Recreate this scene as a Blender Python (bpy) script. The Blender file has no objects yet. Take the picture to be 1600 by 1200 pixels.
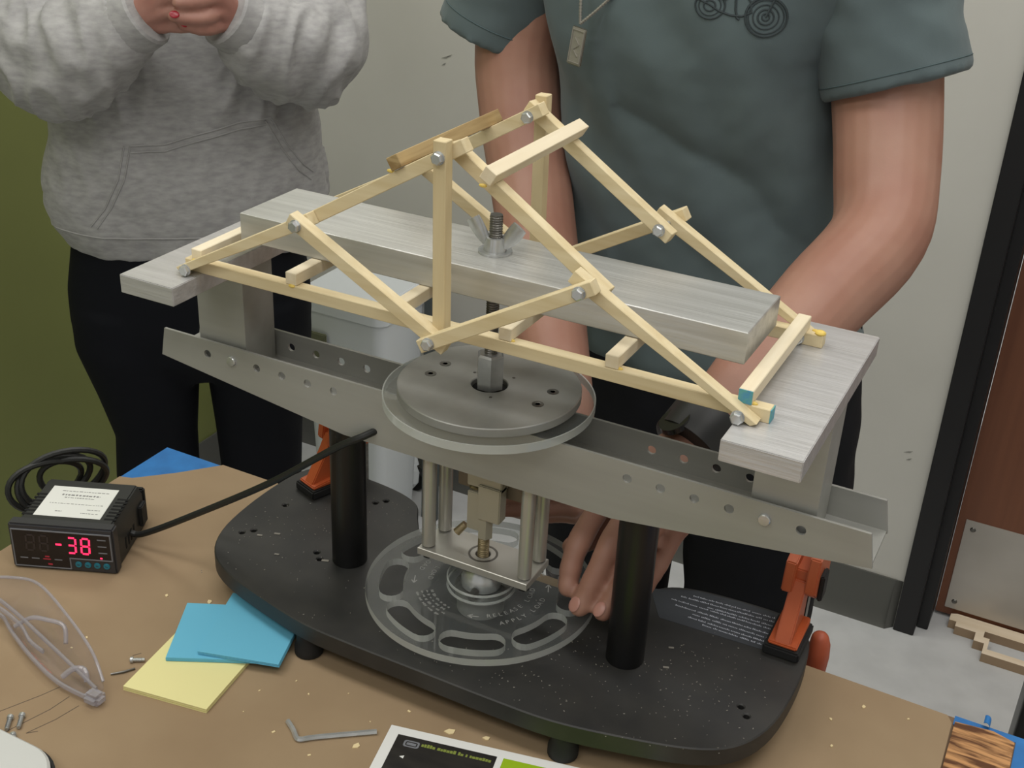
import bpy, bmesh, math, random
from mathutils import Vector, Matrix, noise
from mathutils.bvhtree import BVHTree

random.seed(7)
scene = bpy.context.scene
COL = scene.collection
MM = 0.001
FLOOR = -850.0                      # mm, table top surface is z = 0

# ------------------------------------------------------------------ camera
cam_d = bpy.data.cameras.new('camera')
cam = bpy.data.objects.new('camera', cam_d)
COL.objects.link(cam)
R3 = ((0.88779173, 0.45801651, 0.04524082),
      (0.24470886, -0.38649427, -0.88923549),
      (-0.38979921, 0.80052674, -0.45520711))      # rows: right, down, forward
rot = Matrix(((R3[0][0], -R3[1][0], -R3[2][0]),
              (R3[0][1], -R3[1][1], -R3[2][1]),
              (R3[0][2], -R3[1][2], -R3[2][2])))
cam.matrix_world = Matrix.Translation((0.379014, -0.739384, 0.675545)) @ rot.to_4x4()
cam_d.sensor_width = 36.0
cam_d.lens = 1907.835 / 1600 * 36.0
cam_d.clip_start = 0.02
scene.camera = cam

# ------------------------------------------------------------------ light
world = bpy.data.worlds.new('world'); scene.world = world
world.use_nodes = True
bg = world.node_tree.nodes['Background']
bg.inputs['Color'].default_value = (1.0, 0.985, 0.95, 1)
bg.inputs['Strength'].default_value = 0.52
CEIL = 1900.0
LAMPS = [(-700, -300), (-700, 900), (700, -300), (700, 900), (-700, -1500), (700, -1500)]
for lx, ly in LAMPS:
    ld = bpy.data.lights.new('troffer_light', 'AREA')
    ld.shape = 'RECTANGLE'; ld.size = 1.1; ld.size_y = 0.5
    ld.energy = 11.0; ld.color = (1.0, 0.985, 0.955)
    lo = bpy.data.objects.new('troffer_light', ld); COL.objects.link(lo)
    lo.location = (lx * MM, ly * MM, (CEIL - 14) * MM)
vs = scene.view_settings
vs.view_transform = 'Standard'; vs.look = 'None'; vs.gamma = 1.0; vs.use_curve_mapping = False
vs.exposure = -0.1

# ------------------------------------------------------------------ materials
def lin(c):
    return tuple((v / 12.92 if v <= 0.04045 else ((v + 0.055) / 1.055) ** 2.4) for v in (x / 255 for x in c)) + (1,)

def mat(name, rgb, rough=0.6, metal=0.0, rgb2=None, scale=(30, 30, 30), detail=4, contrast=(0.35, 0.65),
        bump=0.0, bump_scale=None, spec=0.5, emit=0.0, sheen=0.0, rough_var=0.0, sss=0.0, distort=0.0):
    m = bpy.data.materials.new(name); m.use_nodes = True
    nt = m.node_tree; N = nt.nodes; L = nt.links
    b = N['Principled BSDF']
    b.inputs['Base Color'].default_value = lin(rgb)
    b.inputs['Roughness'].default_value = rough
    b.inputs['Metallic'].default_value = metal
    b.inputs['Specular IOR Level'].default_value = spec
    if sheen:
        b.inputs['Sheen Weight'].default_value = sheen
    if sss:
        b.inputs['Subsurface Weight'].default_value = sss
        b.inputs['Subsurface Radius'].default_value = (0.006, 0.002, 0.001)
        b.inputs['Subsurface Scale'].default_value = 1.0
    if emit:
        b.inputs['Emission Color'].default_value = lin(rgb)
        b.inputs['Emission Strength'].default_value = emit
    if rgb2 is not None or bump or rough_var:
        tc = N.new('ShaderNodeTexCoord'); mp = N.new('ShaderNodeMapping')
        L.new(tc.outputs['Object'], mp.inputs['Vector'])
        mp.inputs['Scale'].default_value = scale
        nz = N.new('ShaderNodeTexNoise'); nz.inputs['Scale'].default_value = 1.0
        nz.inputs['Detail'].default_value = detail; nz.inputs['Distortion'].default_value = distort
        L.new(mp.outputs['Vector'], nz.inputs['Vector'])
        rp = N.new('ShaderNodeValToRGB')
        rp.color_ramp.elements[0].position = contrast[0]; rp.color_ramp.elements[1].position = contrast[1]
        rp.color_ramp.elements[0].color = lin(rgb); rp.color_ramp.elements[1].color = lin(rgb2 or rgb)
        L.new(nz.outputs['Fac'], rp.inputs['Fac'])
        if rgb2 is not None:
            L.new(rp.outputs['Color'], b.inputs['Base Color'])
        if rough_var:
            mr = N.new('ShaderNodeMapRange')
            mr.inputs['To Min'].default_value = max(0.02, rough - rough_var)
            mr.inputs['To Max'].default_value = min(1, rough + rough_var)
            L.new(nz.outputs['Fac'], mr.inputs['Value']); L.new(mr.outputs['Result'], b.inputs['Roughness'])
        if bump:
            bp = N.new('ShaderNodeBump'); bp.inputs['Strength'].default_value = bump
            bp.inputs['Distance'].default_value = 0.001
            src = nz
            if bump_scale:
                mp2 = N.new('ShaderNodeMapping'); mp2.inputs['Scale'].default_value = bump_scale
                L.new(tc.outputs['Object'], mp2.inputs['Vector'])
                src = N.new('ShaderNodeTexNoise'); src.inputs['Scale'].default_value = 1.0
                src.inputs['Detail'].default_value = 3
                L.new(mp2.outputs['Vector'], src.inputs['Vector'])
            L.new(src.outputs['Fac'], bp.inputs['Height']); L.new(bp.outputs['Normal'], b.inputs['Normal'])
    return m

def clear(name, tint=(0.95, 0.96, 0.96), rough=0.04, haze=0.05, haze_rgb=(200, 205, 205), ior=1.49):
    m = bpy.data.materials.new(name); m.use_nodes = True
    nt = m.node_tree; N = nt.nodes; L = nt.links
    N.remove(N['Principled BSDF']); out = N['Material Output']
    tr = N.new('ShaderNodeBsdfTransparent'); tr.inputs['Color'].default_value = tint + (1,)
    gl = N.new('ShaderNodeBsdfGlossy'); gl.inputs['Roughness'].default_value = rough
    fr = N.new('ShaderNodeFresnel'); fr.inputs['IOR'].default_value = ior
    ge = N.new('ShaderNodeNewGeometry'); iv = N.new('ShaderNodeMath'); iv.operation = 'SUBTRACT'; iv.inputs[0].default_value = 1.0
    L.new(ge.outputs['Backfacing'], iv.inputs[1])
    mu = N.new('ShaderNodeMath'); mu.operation = 'MULTIPLY'; L.new(fr.outputs[0], mu.inputs[0]); L.new(iv.outputs[0], mu.inputs[1])
    mx = N.new('ShaderNodeMixShader'); L.new(mu.outputs[0], mx.inputs[0]); L.new(tr.outputs[0], mx.inputs[1]); L.new(gl.outputs[0], mx.inputs[2])
    df = N.new('ShaderNodeBsdfDiffuse'); df.inputs['Color'].default_value = lin(haze_rgb)
    m2 = N.new('ShaderNodeMixShader'); m2.inputs[0].default_value = haze
    L.new(mx.outputs[0], m2.inputs[1]); L.new(df.outputs[0], m2.inputs[2]); L.new(m2.outputs[0], out.inputs['Surface'])
    return m

M = {}
M['wall'] = mat('wall_paint', (205, 203, 197), 0.55, rgb2=(198, 196, 190), scale=(3, 3, 3), bump=0.04, bump_scale=(300, 300, 300))
M['green'] = mat('green_paint', (121, 127, 70), 0.55, rgb2=(116, 122, 67), scale=(3, 3, 3))
M['cove'] = mat('vinyl_cove', (86, 86, 82), 0.5)
M['floor'] = mat('floor_tile', (208, 209, 210), 0.35, rgb2=(196, 197, 198), scale=(14, 14, 14), detail=8, rough_var=0.08)
M['ceiling'] = mat('ceiling_tile', (215, 214, 208), 0.9, rgb2=(205, 204, 198), scale=(60, 60, 60))
M['lampwhite'] = mat('lamp_frame', (225, 225, 220), 0.5)
M['diffuser'] = mat('lamp_diffuser', (255, 250, 240), 0.5, emit=3.0)
M['frame_black'] = mat('frame_black', (22, 21, 23), 0.45)
M['door_wood'] = mat('door_wood', (122, 76, 52), 0.45, rgb2=(108, 65, 44), scale=(40, 40, 1.5), detail=6)
M['kick'] = mat('kick_steel', (190, 184, 176), 0.38, 0.35, rgb2=(168, 162, 154), scale=(4, 4, 4), rough_var=0.1)
M['kraft'] = mat('kraft_board', (158, 136, 107), 0.85, rgb2=(140, 117, 90), scale=(7, 7, 7), detail=8, contrast=(0.3, 0.75))
M['tape'] = mat('blue_tape', (42, 118, 186), 0.6, rgb2=(36, 104, 168), scale=(40, 40, 40), bump=0.2)
M['tabletop'] = mat('table_edge', (120, 95, 70), 0.6)
M['steel_leg'] = mat('table_leg', (40, 40, 42), 0.5)
M['osb'] = mat('torn_board', (196, 146, 96), 0.8, rgb2=(92, 56, 30), scale=(25, 190, 40), detail=5, contrast=(0.42, 0.62), bump=0.6, distort=0.6)
M['base'] = mat('black_board', (38, 38, 38), 0.5, rgb2=(50, 49, 47), scale=(25, 25, 25), detail=8, bump=0.05)
M['black'] = mat('black_paint', (14, 14, 15), 0.38)
M['blackmat'] = mat('black_rubber', (20, 20, 21), 0.7)
M['hole'] = mat('dark_hole', (4, 4, 4), 0.9)
M['alu'] = mat('channel_alu', (164, 164, 159), 0.45, 0.3, rgb2=(157, 157, 152), scale=(4, 60, 60), detail=5)
M['mill'] = mat('mill_alu', (204, 204, 201), 0.34, 0.5, rgb2=(174, 174, 170), scale=(6, 120, 120), detail=6, contrast=(0.3, 0.7), bump=0.25, bump_scale=(20, 400, 260), rough_var=0.1)
M['millx'] = mat('sawn_alu', (204, 203, 203), 0.34, 0.42, rgb2=(186, 185, 184), scale=(12, 120, 120), detail=6, bump=0.35, bump_scale=(18, 260, 420), rough_var=0.08)
M['disc'] = mat('turned_alu', (164, 164, 160), 0.4, 0.35, rgb2=(148, 148, 144), scale=(18, 18, 18), detail=6, rough_var=0.1)
M['rodalu'] = mat('rod_alu', (182, 180, 173), 0.32, 0.5)
M['steel'] = mat('zinc_steel', (206, 208, 208), 0.25, 0.65, rgb2=(178, 180, 180), scale=(60, 60, 60))
M['darksteel'] = mat('dark_steel', (122, 120, 116), 0.33, 0.8, rgb2=(100, 98, 94), scale=(80, 80, 400))
M['nickel'] = mat('nickel_cell', (172, 168, 152), 0.38, 0.4)
M['brass'] = mat('brass_rod', (150, 136, 106), 0.4, 0.7, bump=0.5, bump_scale=(1, 1, 900))
M['acryl'] = clear('acrylic', haze=0.035)
M['acryl_edge'] = clear('acrylic_edge', tint=(0.9, 0.92, 0.91), rough=0.12, haze=0.42, haze_rgb=(222, 225, 222))
M['engrave'] = clear('engraving', tint=(0.8, 0.8, 0.8), rough=0.4, haze=0.55, haze_rgb=(190, 190, 186))
M['wood'] = mat('basswood', (219, 204, 168), 0.6, rgb2=(203, 184, 142), scale=(9, 130, 130), detail=5, contrast=(0.3, 0.75), distort=0.3)
M['woodz'] = mat('basswood_upright', (214, 198, 160), 0.6, rgb2=(200, 180, 138), scale=(130, 130, 9), detail=5, contrast=(0.3, 0.75))
M['woody'] = mat('basswood_cross', (230, 218, 192), 0.6, rgb2=(217, 201, 169), scale=(130, 9, 130), detail=5, contrast=(0.3, 0.75))
M['wooddark'] = mat('basswood_brown', (172, 148, 104), 0.65, rgb2=(138, 112, 70), scale=(70, 9, 130), detail=5, contrast=(0.4, 0.6), distort=0.5)
M['glue'] = mat('yellow_glue', (226, 196, 96), 0.4)
M['bluepaint'] = mat('blue_marker', (72, 140, 178), 0.6, rgb2=(92, 160, 150), scale=(300, 300, 300))
M['orange'] = mat('orange_plastic', (186, 90, 48), 0.42, rgb2=(176, 82, 43), scale=(20, 20, 20))
M['orange2'] = mat('orange_handle', (176, 86, 58), 0.5)
M['plastic'] = mat('meter_plastic', (40, 41, 40), 0.5, bump=0.05, bump_scale=(900, 900, 900))
M['bezel'] = mat('meter_bezel', (52, 52, 55), 0.42)
M['screen'] = mat('meter_screen', (26, 22, 24), 0.25)
M['grey_line'] = mat('meter_line', (120, 122, 128), 0.5)
M['led'] = mat('led_red', (255, 40, 84), 0.5, emit=2.2)
M['led_dim'] = mat('led_dim', (52, 44, 43), 0.5)
M['led_small'] = mat('led_small', (150, 36, 50), 0.5, emit=0.3)
M['button'] = mat('meter_button', (34, 118, 138), 0.4)
M['label'] = mat('white_label', (224, 225, 220), 0.6)
M['ink'] = mat('grey_ink', (128, 128, 126), 0.7)
M['inkwhite'] = mat('white_ink', (196, 200, 212), 0.7)
M['plate_grey'] = mat('label_grey', (58, 62, 68), 0.6)
M['yellow'] = mat('yellow_paper', (228, 220, 158), 0.8)
M['bluepad'] = mat('blue_paper', (102, 180, 210), 0.8)
M['paper'] = mat('white_paper', (226, 226, 224), 0.55)
M['printblack'] = mat('print_black', (30, 28, 27), 0.4, rgb2=(44, 41, 38), scale=(20, 90, 20))
M['printgreen'] = mat('print_green', (148, 182, 24), 0.5)
M['printolive'] = mat('print_olive', (128, 140, 62), 0.5)
M['grey_plastic'] = mat('pale_plastic', (196, 197, 194), 0.5)
M['lens'] = clear('goggle_lens', tint=(0.96, 0.955, 0.96), rough=0.06, haze=0.04, haze_rgb=(214, 210, 218), ior=1.58)
M['lens_edge'] = clear('goggle_rim', tint=(0.82, 0.81, 0.84), rough=0.1, haze=0.3, haze_rgb=(205, 202, 208), ior=1.58)
M['cable'] = mat('cable_black', (30, 31, 30), 0.5)
M['birch'] = mat('birch_ply', (244, 226, 202), 0.6, rgb2=(234, 214, 186), scale=(4, 60, 60))
M['ply_edge'] = mat('ply_edge', (160, 136, 110), 0.7)
M['binwhite'] = mat('bin_white', (224, 229, 233), 0.45)
M['bingrey'] = mat('bin_grey', (82, 88, 88), 0.6)
M['binolive'] = mat('bin_olive', (106, 108, 84), 0.6)
M['chip'] = mat('wood_chip', (225, 205, 160), 0.8)
M['dust'] = mat('sawdust', (140, 136, 128), 0.9)
M['pencil'] = mat('pencil_line', (92, 78, 66), 0.9)
M['skin'] = mat('skin', (170, 129, 111), 0.5, rgb2=(158, 113, 96), scale=(14, 14, 14), detail=3, sss=0.08, bump=0.08, bump_scale=(500, 500, 500))
M['skin2'] = mat('skin_hand', (172, 128, 113), 0.5, rgb2=(158, 110, 97), scale=(20, 20, 20), detail=3, sss=0.08)
M['nail'] = mat('fingernail', (184, 134, 122), 0.32)
M['nailred'] = mat('nail_polish', (150, 24, 40), 0.25)
M['shirt'] = mat('shirt_cotton', (94, 108, 110), 0.9, rgb2=(87, 100, 103), scale=(9, 9, 9), sheen=0.1, bump=0.1, bump_scale=(1200, 1200, 1200))
M['shirt_line'] = mat('shirt_seam', (76, 92, 95), 0.9)
M['print'] = mat('shirt_print', (54, 63, 66), 0.8)
M['print_w'] = mat('shirt_print_white', (160, 166, 168), 0.8)
M['hoodie'] = mat('hoodie_fleece', (172, 171, 170), 0.95, rgb2=(149, 148, 148), scale=(60, 60, 160), detail=6, contrast=(0.3, 0.7), sheen=0.08, bump=0.15, bump_scale=(700, 700, 700))
M['hood_seam'] = mat('hoodie_seam', (158, 157, 156), 0.95)
M['legging'] = mat('legging_navy', (10, 12, 18), 0.85, spec=0.2)
M['jeans'] = mat('trouser_black', (18, 19, 23), 0.9, rgb2=(23, 24, 29), scale=(20, 20, 20), spec=0.25)
M['watch'] = mat('watch_band', (30, 31, 32), 0.45)
M['silver'] = mat('tag_silver', (160, 156, 146), 0.4, 0.4, bump=0.5, bump_scale=(300, 300, 300))
M['chain'] = mat('chain_silver', (160, 156, 148), 0.4, 0.4)
M['hair'] = mat('hair_brown', (52, 38, 28), 0.6)
M['eye'] = mat('eye_white', (225, 222, 216), 0.3)
M['iris'] = mat('eye_iris', (60, 44, 32), 0.3)
M['lips'] = mat('lips', (170, 98, 92), 0.5)
M['shoe'] = mat('shoe_rubber', (210, 208, 204), 0.7)
M['bracket'] = mat('bracket_bronze', (128, 116, 98), 0.5, 0.3)
M['scuff'] = mat('wall_scuff', (140, 139, 134), 0.8)
M['phone'] = mat('phone_black', (20, 20, 24), 0.25)

# ------------------------------------------------------------------ mesh helpers (all in millimetres)
def frame_from(d, up=Vector((0, 0, 1))):
    d = Vector(d).normalized()
    if abs(d.dot(up)) > 0.98:
        up = Vector((1, 0, 0))
    x = up.cross(d).normalized(); y = d.cross(x)
    return x, y, d

class MB:
    def __init__(s): s.v = []; s.f = []; s.mi = []; s.cm = 0
    def add(s, vs_, fs):
        o = len(s.v); s.v += [Vector(v) for v in vs_]; s.f += [tuple(i + o for i in f) for f in fs]; s.mi += [s.cm] * len(fs); return s
    def box(s, x0, x1, y0, y1, z0, z1, mtx=None):
        vs_ = [Vector(p) for p in ((x0, y0, z0), (x1, y0, z0), (x1, y1, z0), (x0, y1, z0), (x0, y0, z1), (x1, y0, z1), (x1, y1, z1), (x0, y1, z1))]
        if mtx: vs_ = [mtx @ v for v in vs_]
        return s.add(vs_, [(3, 2, 1, 0), (4, 5, 6, 7), (0, 1, 5, 4), (1, 2, 6, 5), (2, 3, 7, 6), (3, 0, 4, 7)])
    def bar(s, p0, p1, w, h, up=(0, 0, 1), e0=0, e1=0, roll=0):
        p0, p1 = Vector(p0), Vector(p1); d = (p1 - p0).normalized()
        p0 = p0 - d * e0; p1 = p1 + d * e1
        x, y, d = frame_from(d, Vector(up))
        if roll:
            c, n = math.cos(roll), math.sin(roll); x, y = x * c + y * n, y * c - x * n
        vs_ = []
        for p in (p0, p1):
            for a, b in ((-1, -1), (1, -1), (1, 1), (-1, 1)):
                vs_.append(p + x * a * w / 2 + y * b * h / 2)
        return s.add(vs_, [(3, 2, 1, 0), (4, 5, 6, 7), (0, 1, 5, 4), (1, 2, 6, 5), (2, 3, 7, 6), (3, 0, 4, 7)])
    def loft(s, rings, cap=True, close=False):
        n = len(rings[0]); vs_ = [v for r in rings for v in r]; fs = []
        for i in range(len(rings) - 1 + (1 if close else 0)):
            a = i * n; b = ((i + 1) % len(rings)) * n
            for j in range(n):
                k = (j + 1) % n; fs.append((a + j, a + k, b + k, b + j))
        if cap and not close:
            fs.append(tuple(reversed(range(n)))); fs.append(tuple((len(rings) - 1) * n + j for j in range(n)))
        return s.add(vs_, fs)
    def tube(s, pts, r, n=12, cap=True, round_end=False, close=False, flat=1.0, up=(0, 0, 1)):
        pts = [Vector(p) for p in pts]; m = len(pts)
        rr = list(r) if hasattr(r, '__len__') else [r] * m
        if round_end:
            d0 = (pts[0] - pts[1]).normalized(); d1 = (pts[-1] - pts[-2]).normalized()
            a, b = pts[0], pts[-1]; ra, rb = rr[0], rr[-1]
            pre = [(a + d0 * ra * 0.95, ra * 0.3), (a + d0 * ra * 0.7, ra * 0.71), (a + d0 * ra * 0.35, ra * 0.93)]
            post = [(b + d1 * rb * 0.35, rb * 0.93), (b + d1 * rb * 0.7, rb * 0.71), (b + d1 * rb * 0.95, rb * 0.3)]
            pts = [q for q, _ in pre] + pts + [q for q, _ in post]; rr = [q for _, q in pre] + rr + [q for _, q in post]; m = len(pts)
        rings = []; x = None
        for i in range(m):
            if close: d = pts[(i + 1) % m] - pts[i - 1]
            else: d = pts[min(i + 1, m - 1)] - pts[max(i - 1, 0)]
            d = d.normalized()
            if x is None: x, y, d = frame_from(d, Vector(up))
            else:
                x = (x - d * x.dot(d)).normalized(); y = d.cross(x)
            rings.append([pts[i] + x * math.cos(2 * math.pi * j / n) * rr[i] + y * math.sin(2 * math.pi * j / n) * rr[i] * flat for j in range(n)])
        return s.loft(rings, cap, close)
    def cyl(s, p0, p1, r0, r1=None, n=24):
        return s.tube([p0, p1], [r0, r0 if r1 is None else r1], n)
    def lathe(s, prof, c=(0, 0, 0), n=48, close=False):
        c = Vector(c)
        rings = [[c + Vector((r * math.cos(2 * math.pi * j / n), r * math.sin(2 * math.pi * j / n), z)) for j in range(n)] for r, z in prof]
        return s.loft(rings, not close, close)
    def prism(s, out, z0, z1, mtx=None):
        n = len(out)
        vs_ = [Vector((x, y, z0)) for x, y in out] + [Vector((x, y, z1)) for x, y in out]
        if mtx: vs_ = [mtx @ v for v in vs_]
        fs = [tuple(reversed(range(n))), tuple(range(n, 2 * n))] + [(i, (i + 1) % n, n + (i + 1) % n, n + i) for i in range(n)]
        return s.add(vs_, fs)
    def ball(s, c, r, n=16, m=10, mtx=None):
        c = Vector(c); r = Vector(r) if hasattr(r, '__len__') else Vector((r, r, r))
        rings = []
        for i in range(1, m):
            t = math.pi * i / m
            ring = [Vector((r.x * math.sin(t) * math.cos(2 * math.pi * j / n), r.y * math.sin(t) * math.sin(2 * math.pi * j / n), -r.z * math.cos(t))) for j in range(n)]
            rings.append([c + (mtx @ q if mtx else q) for q in ring])
        return s.loft(rings)
    def merge(s, me, mtx=None):
        return s.add([(mtx @ v.co if mtx else v.co.copy()) for v in me.vertices], [tuple(p.vertices) for p in me.polygons])
    def mesh(s, name, off=Vector((0, 0, 0)), bevel=0, seg=2, smooth=None):
        me = bpy.data.meshes.new(name)
        me.from_pydata([(v - off) * MM for v in s.v], [], s.f)
        for p, k in zip(me.polygons, s.mi): p.material_index = k
        bm = bmesh.new(); bm.from_mesh(me)
        bmesh.ops.recalc_face_normals(bm, faces=bm.faces)
        if bevel:
            es = [e for e in bm.edges if len(e.link_faces) == 2 and e.calc_face_angle(0) > 0.5]
            bmesh.ops.bevel(bm, geom=es, offset=bevel * MM, segments=seg, affect='EDGES', clamp_overlap=True)
        bm.to_mesh(me); bm.free()
        if smooth is not None:
            me.shade_smooth() if smooth else me.shade_flat()
            if smooth is True:
                me.set_sharp_from_angle(angle=math.radians(35))
        me.update(); return me
    def build(s, name, m, parent=None, bevel=0, seg=2, smooth=True):
        off = (parent.matrix_basis.translation / MM) if parent is not None else Vector((0, 0, 0))
        if parent is not None and parent.parent is not None:
            off = Vector((0, 0, 0)) + Vector(parent['_off'])
        if parent is not None and '_off' in parent: off = Vector(parent['_off'])
        me = s.mesh(name, off, bevel, seg, smooth)
        ms = m if isinstance(m, (list, tuple)) else [m]
        for k in ms: me.materials.append(M[k])
        o = bpy.data.objects.new(name, me); COL.objects.link(o)
        if parent is not None:
            o.parent = parent
        o['_off'] = list(off)
        return o

def root(name, loc, label, cat, group=None):
    o = bpy.data.objects.new(name, None); COL.objects.link(o)
    o.empty_display_size = 0.02
    o.location = Vector(loc) * MM; o['_off'] = [float(x) for x in loc]
    return tag(o, label, cat, group)

def tag(o, label, cat, group=None):
    o['label'] = label; o['category'] = cat
    if group: o['group'] = group
    return o

def single(mb, name, m, base, label, cat, group=None, **k):
    """one-mesh thing with its origin at base"""
    e = bpy.data.objects.new('tmp', None); e['_off'] = [float(x) for x in base]
    o = mb.build(name, m, e, **k); o.parent = None
    bpy.data.objects.remove(e)
    o.location = Vector(base) * MM
    return tag(o, label, cat, group)

def struct(mb, name, m, **k):
    o = mb.build(name, m, **k); o['kind'] = 'structure'; return o

def instance(src, name, parent, mtx):
    o = src.copy(); COL.objects.link(o); o.name = name
    o.parent = parent; o.matrix_basis = mtx
    return o

def outline_mesh(loops, z0, z1, bevel=0.0):
    """flat plate with holes: loops of 2D points, extruded z0..z1 (mm)"""
    cu = bpy.data.curves.new('tmp', 'CURVE'); cu.dimensions = '2D'; cu.fill_mode = 'BOTH'
    cu.extrude = (z1 - z0) / 2 - bevel; cu.bevel_depth = bevel; cu.bevel_resolution = 0
    if bevel: cu.offset = -bevel
    for lp in loops:
        sp = cu.splines.new('POLY'); sp.points.add(len(lp) - 1); sp.use_cyclic_u = True
        for p, q in zip(sp.points, lp): p.co = (q[0], q[1], 0, 1)
    ob = bpy.data.objects.new('tmp', cu)
    me = bpy.data.meshes.new_from_object(ob)
    bpy.data.objects.remove(ob); bpy.data.curves.remove(cu)
    for v in me.vertices: v.co.z += (z0 + z1) / 2
    bm = bmesh.new(); bm.from_mesh(me); bmesh.ops.remove_doubles(bm, verts=bm.verts, dist=0.001)
    bm.to_mesh(me); bm.free()
    return me

def text_mesh(txt, size):
    cu = bpy.data.curves.new('tmp', 'FONT'); cu.body = txt; cu.size = size; cu.resolution_u = 2
    ob = bpy.data.objects.new('tmp', cu); me = bpy.data.meshes.new_from_object(ob)
    bpy.data.objects.remove(ob); bpy.data.curves.remove(cu); return me

def circle(cx, cy, r, n=20):
    return [(cx + r * math.cos(2 * math.pi * i / n), cy + r * math.sin(2 * math.pi * i / n)) for i in range(n)]

def catmull(pts, n=6, close=True):
    out = []; m = len(pts)
    rng = range(m) if close else range(m - 1)
    for i in rng:
        g = (lambda k: Vector(pts[k % m])) if close else (lambda k: Vector(pts[min(max(k, 0), m - 1)]))
        p0, p1, p2, p3 = g(i - 1), g(i), g(i + 1), g(i + 2)
        for k in range(n):
            t = k / n
            out.append(0.5 * ((2 * p1) + (p2 - p0) * t + (2 * p0 - 5 * p1 + 4 * p2 - p3) * t * t + (3 * p1 - p0 - 3 * p2 + p3) * t ** 3))
    if not close: out.append(Vector(pts[-1]))
    return out

def rrect(x0, x1, y0, y1, r, n=5):
    out = []
    for cx, cy, a in ((x1 - r, y0 + r, -90), (x1 - r, y1 - r, 0), (x0 + r, y1 - r, 90), (x0 + r, y0 + r, 180)):
        for i in range(n + 1):
            t = math.radians(a + 90 * i / n); out.append((cx + r * math.cos(t), cy + r * math.sin(t)))
    return out

# ------------------------------------------------------------------ the room
struct(MB().box(-1300, 2600, -2600, 2400, FLOOR - 40, FLOOR), 'floor', 'floor')
w = MB()
w.box(-1300, 222, 1400, 1520, FLOOR, CEIL + 60)
w.box(222, 1240, 1400, 1520, 1290, CEIL + 60)
w.box(1240, 2600, 1400, 1520, FLOOR, CEIL + 60)
wb_ = struct(w, 'wall_back', 'wall')
for sx, sz, sl in ((-847, 140, 9), (-838, 144, 6), (-850, 126, 5), (176, -455, 8), (180, -470, 5)):
    MB().prism([(sx - sl, sz - 2), (sx + sl * 0.3, sz - 1), (sx + sl, sz + 4), (sx, sz + 2)], 0, 0.6, Matrix(((1, 0, 0, 0), (0, 0, -1, 1400.0), (0, 1, 0, 0), (0, 0, 0, 1)))).build('scuff_mark', 'scuff', wb_)
struct(MB().box(-1420, -1300, -2600, 1520, FLOOR, CEIL + 60), 'wall_left', 'green')
struct(MB().box(2000, 2120, -2600, 1400, FLOOR, CEIL + 60), 'wall_right_unseen', 'wall')  # out of view, added to block ambient light from the right
struct(MB().box(-1420, 2600, -2600, 2400, CEIL + 0, CEIL + 40), 'ceiling', 'ceiling')
bb = MB(); prof = [(0, 0), (0, 112), (-4, 112), (-5, 30), (-9, 10), (-16, 0)]
bb.add([(x, 1400 + y, FLOOR + z) for x in (-1296, 206) for y, z in prof], [tuple(range(6)), tuple(range(11, 5, -1))] + [(i, (i + 1) % 6, 6 + (i + 1) % 6, 6 + i) for i in range(6)])
bb.add([(206, 1400, FLOOR), (206, 1400, FLOOR + 112), (206, 1396, FLOOR + 112), (206, 1384, FLOOR), (221, 1400, FLOOR), (221, 1400, FLOOR + 112)],
       [(2, 3, 4, 5), (0, 3, 4), (1, 2, 5)])
struct(bb, 'baseboard_back', 'cove')
bl = MB()
bl.add([(-1300 - y, yy, FLOOR + z) for yy in (-2600, 1396) for y, z in prof], [tuple(range(6)), tuple(range(11, 5, -1))] + [(i, (i + 1) % 6, 6 + (i + 1) % 6, 6 + i) for i in range(6)])
struct(bl, 'baseboard_left', 'cove')
# door in the back wall
door = bpy.data.objects.new('door_1', None); COL.objects.link(door); door['kind'] = 'structure'; door['_off'] = [222.0, 1400.0, FLOOR]
door.location = Vector((222, 1400, FLOOR)) * MM
door['label'] = 'brown wooden door with steel kick plate in black frame'
jb = MB()
jb.box(222, 262, 1390, 1520, FLOOR, 1290); jb.box(262, 284, 1424, 1520, FLOOR, 1290)
jb.box(1200, 1240, 1390, 1520, FLOOR, 1290); jb.box(1178, 1200, 1424, 1520, FLOOR, 1290)
jb.box(262, 1200, 1390, 1520, 1250, 1290)
jb.build('door_frame', 'frame_black', door, bevel=1.5)
leaf = MB().box(286, 1176, 1490, 1534, FLOOR + 8, 1248).build('door_leaf', 'door_wood', door, bevel=1)
kp = MB().box(302, 1160, 1487.6, 1490, -824, -613).build('kick_plate', 'kick', leaf, bevel=0.4)
for sx in (318, 520, 730, 940, 1144):
    for sz in (-632, -806):
        MB().cyl((sx, 1488, sz), (sx, 1485.6, sz), 6, 4, 10).build('screw', 'darksteel', leaf)
MB().tube([(1110, 1490, 80), (1110, 1440, 80), (1000, 1440, 80)], 9, 12).build('door_handle', 'kick', leaf)
# ceiling lamps
for i, (lx, ly) in enumerate(LAMPS):
    t = root('ceiling_light', (lx, ly, CEIL), ['ceiling light panel over the digital meter', 'ceiling light panel over the person in the hoodie', 'ceiling light panel over the right end of the table', 'ceiling light panel in front of the brown door', 'ceiling light panel behind the camera on the green wall side', 'ceiling light panel behind the camera on the far side'][i], 'ceiling light', 'ceiling light panels')
    f = MB().merge(outline_mesh([rrect(-600, 600, -300, 300, 4), rrect(-555, 555, -255, 255, 4)], -14, 0), Matrix.Translation((lx, ly, CEIL)))
    f.build('lamp_frame', 'lampwhite', t)
    MB().box(lx - 552, lx + 552, ly - 252, ly + 252, CEIL - 4, CEIL - 1).build('diffuser', 'lampwhite', t)

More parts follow.
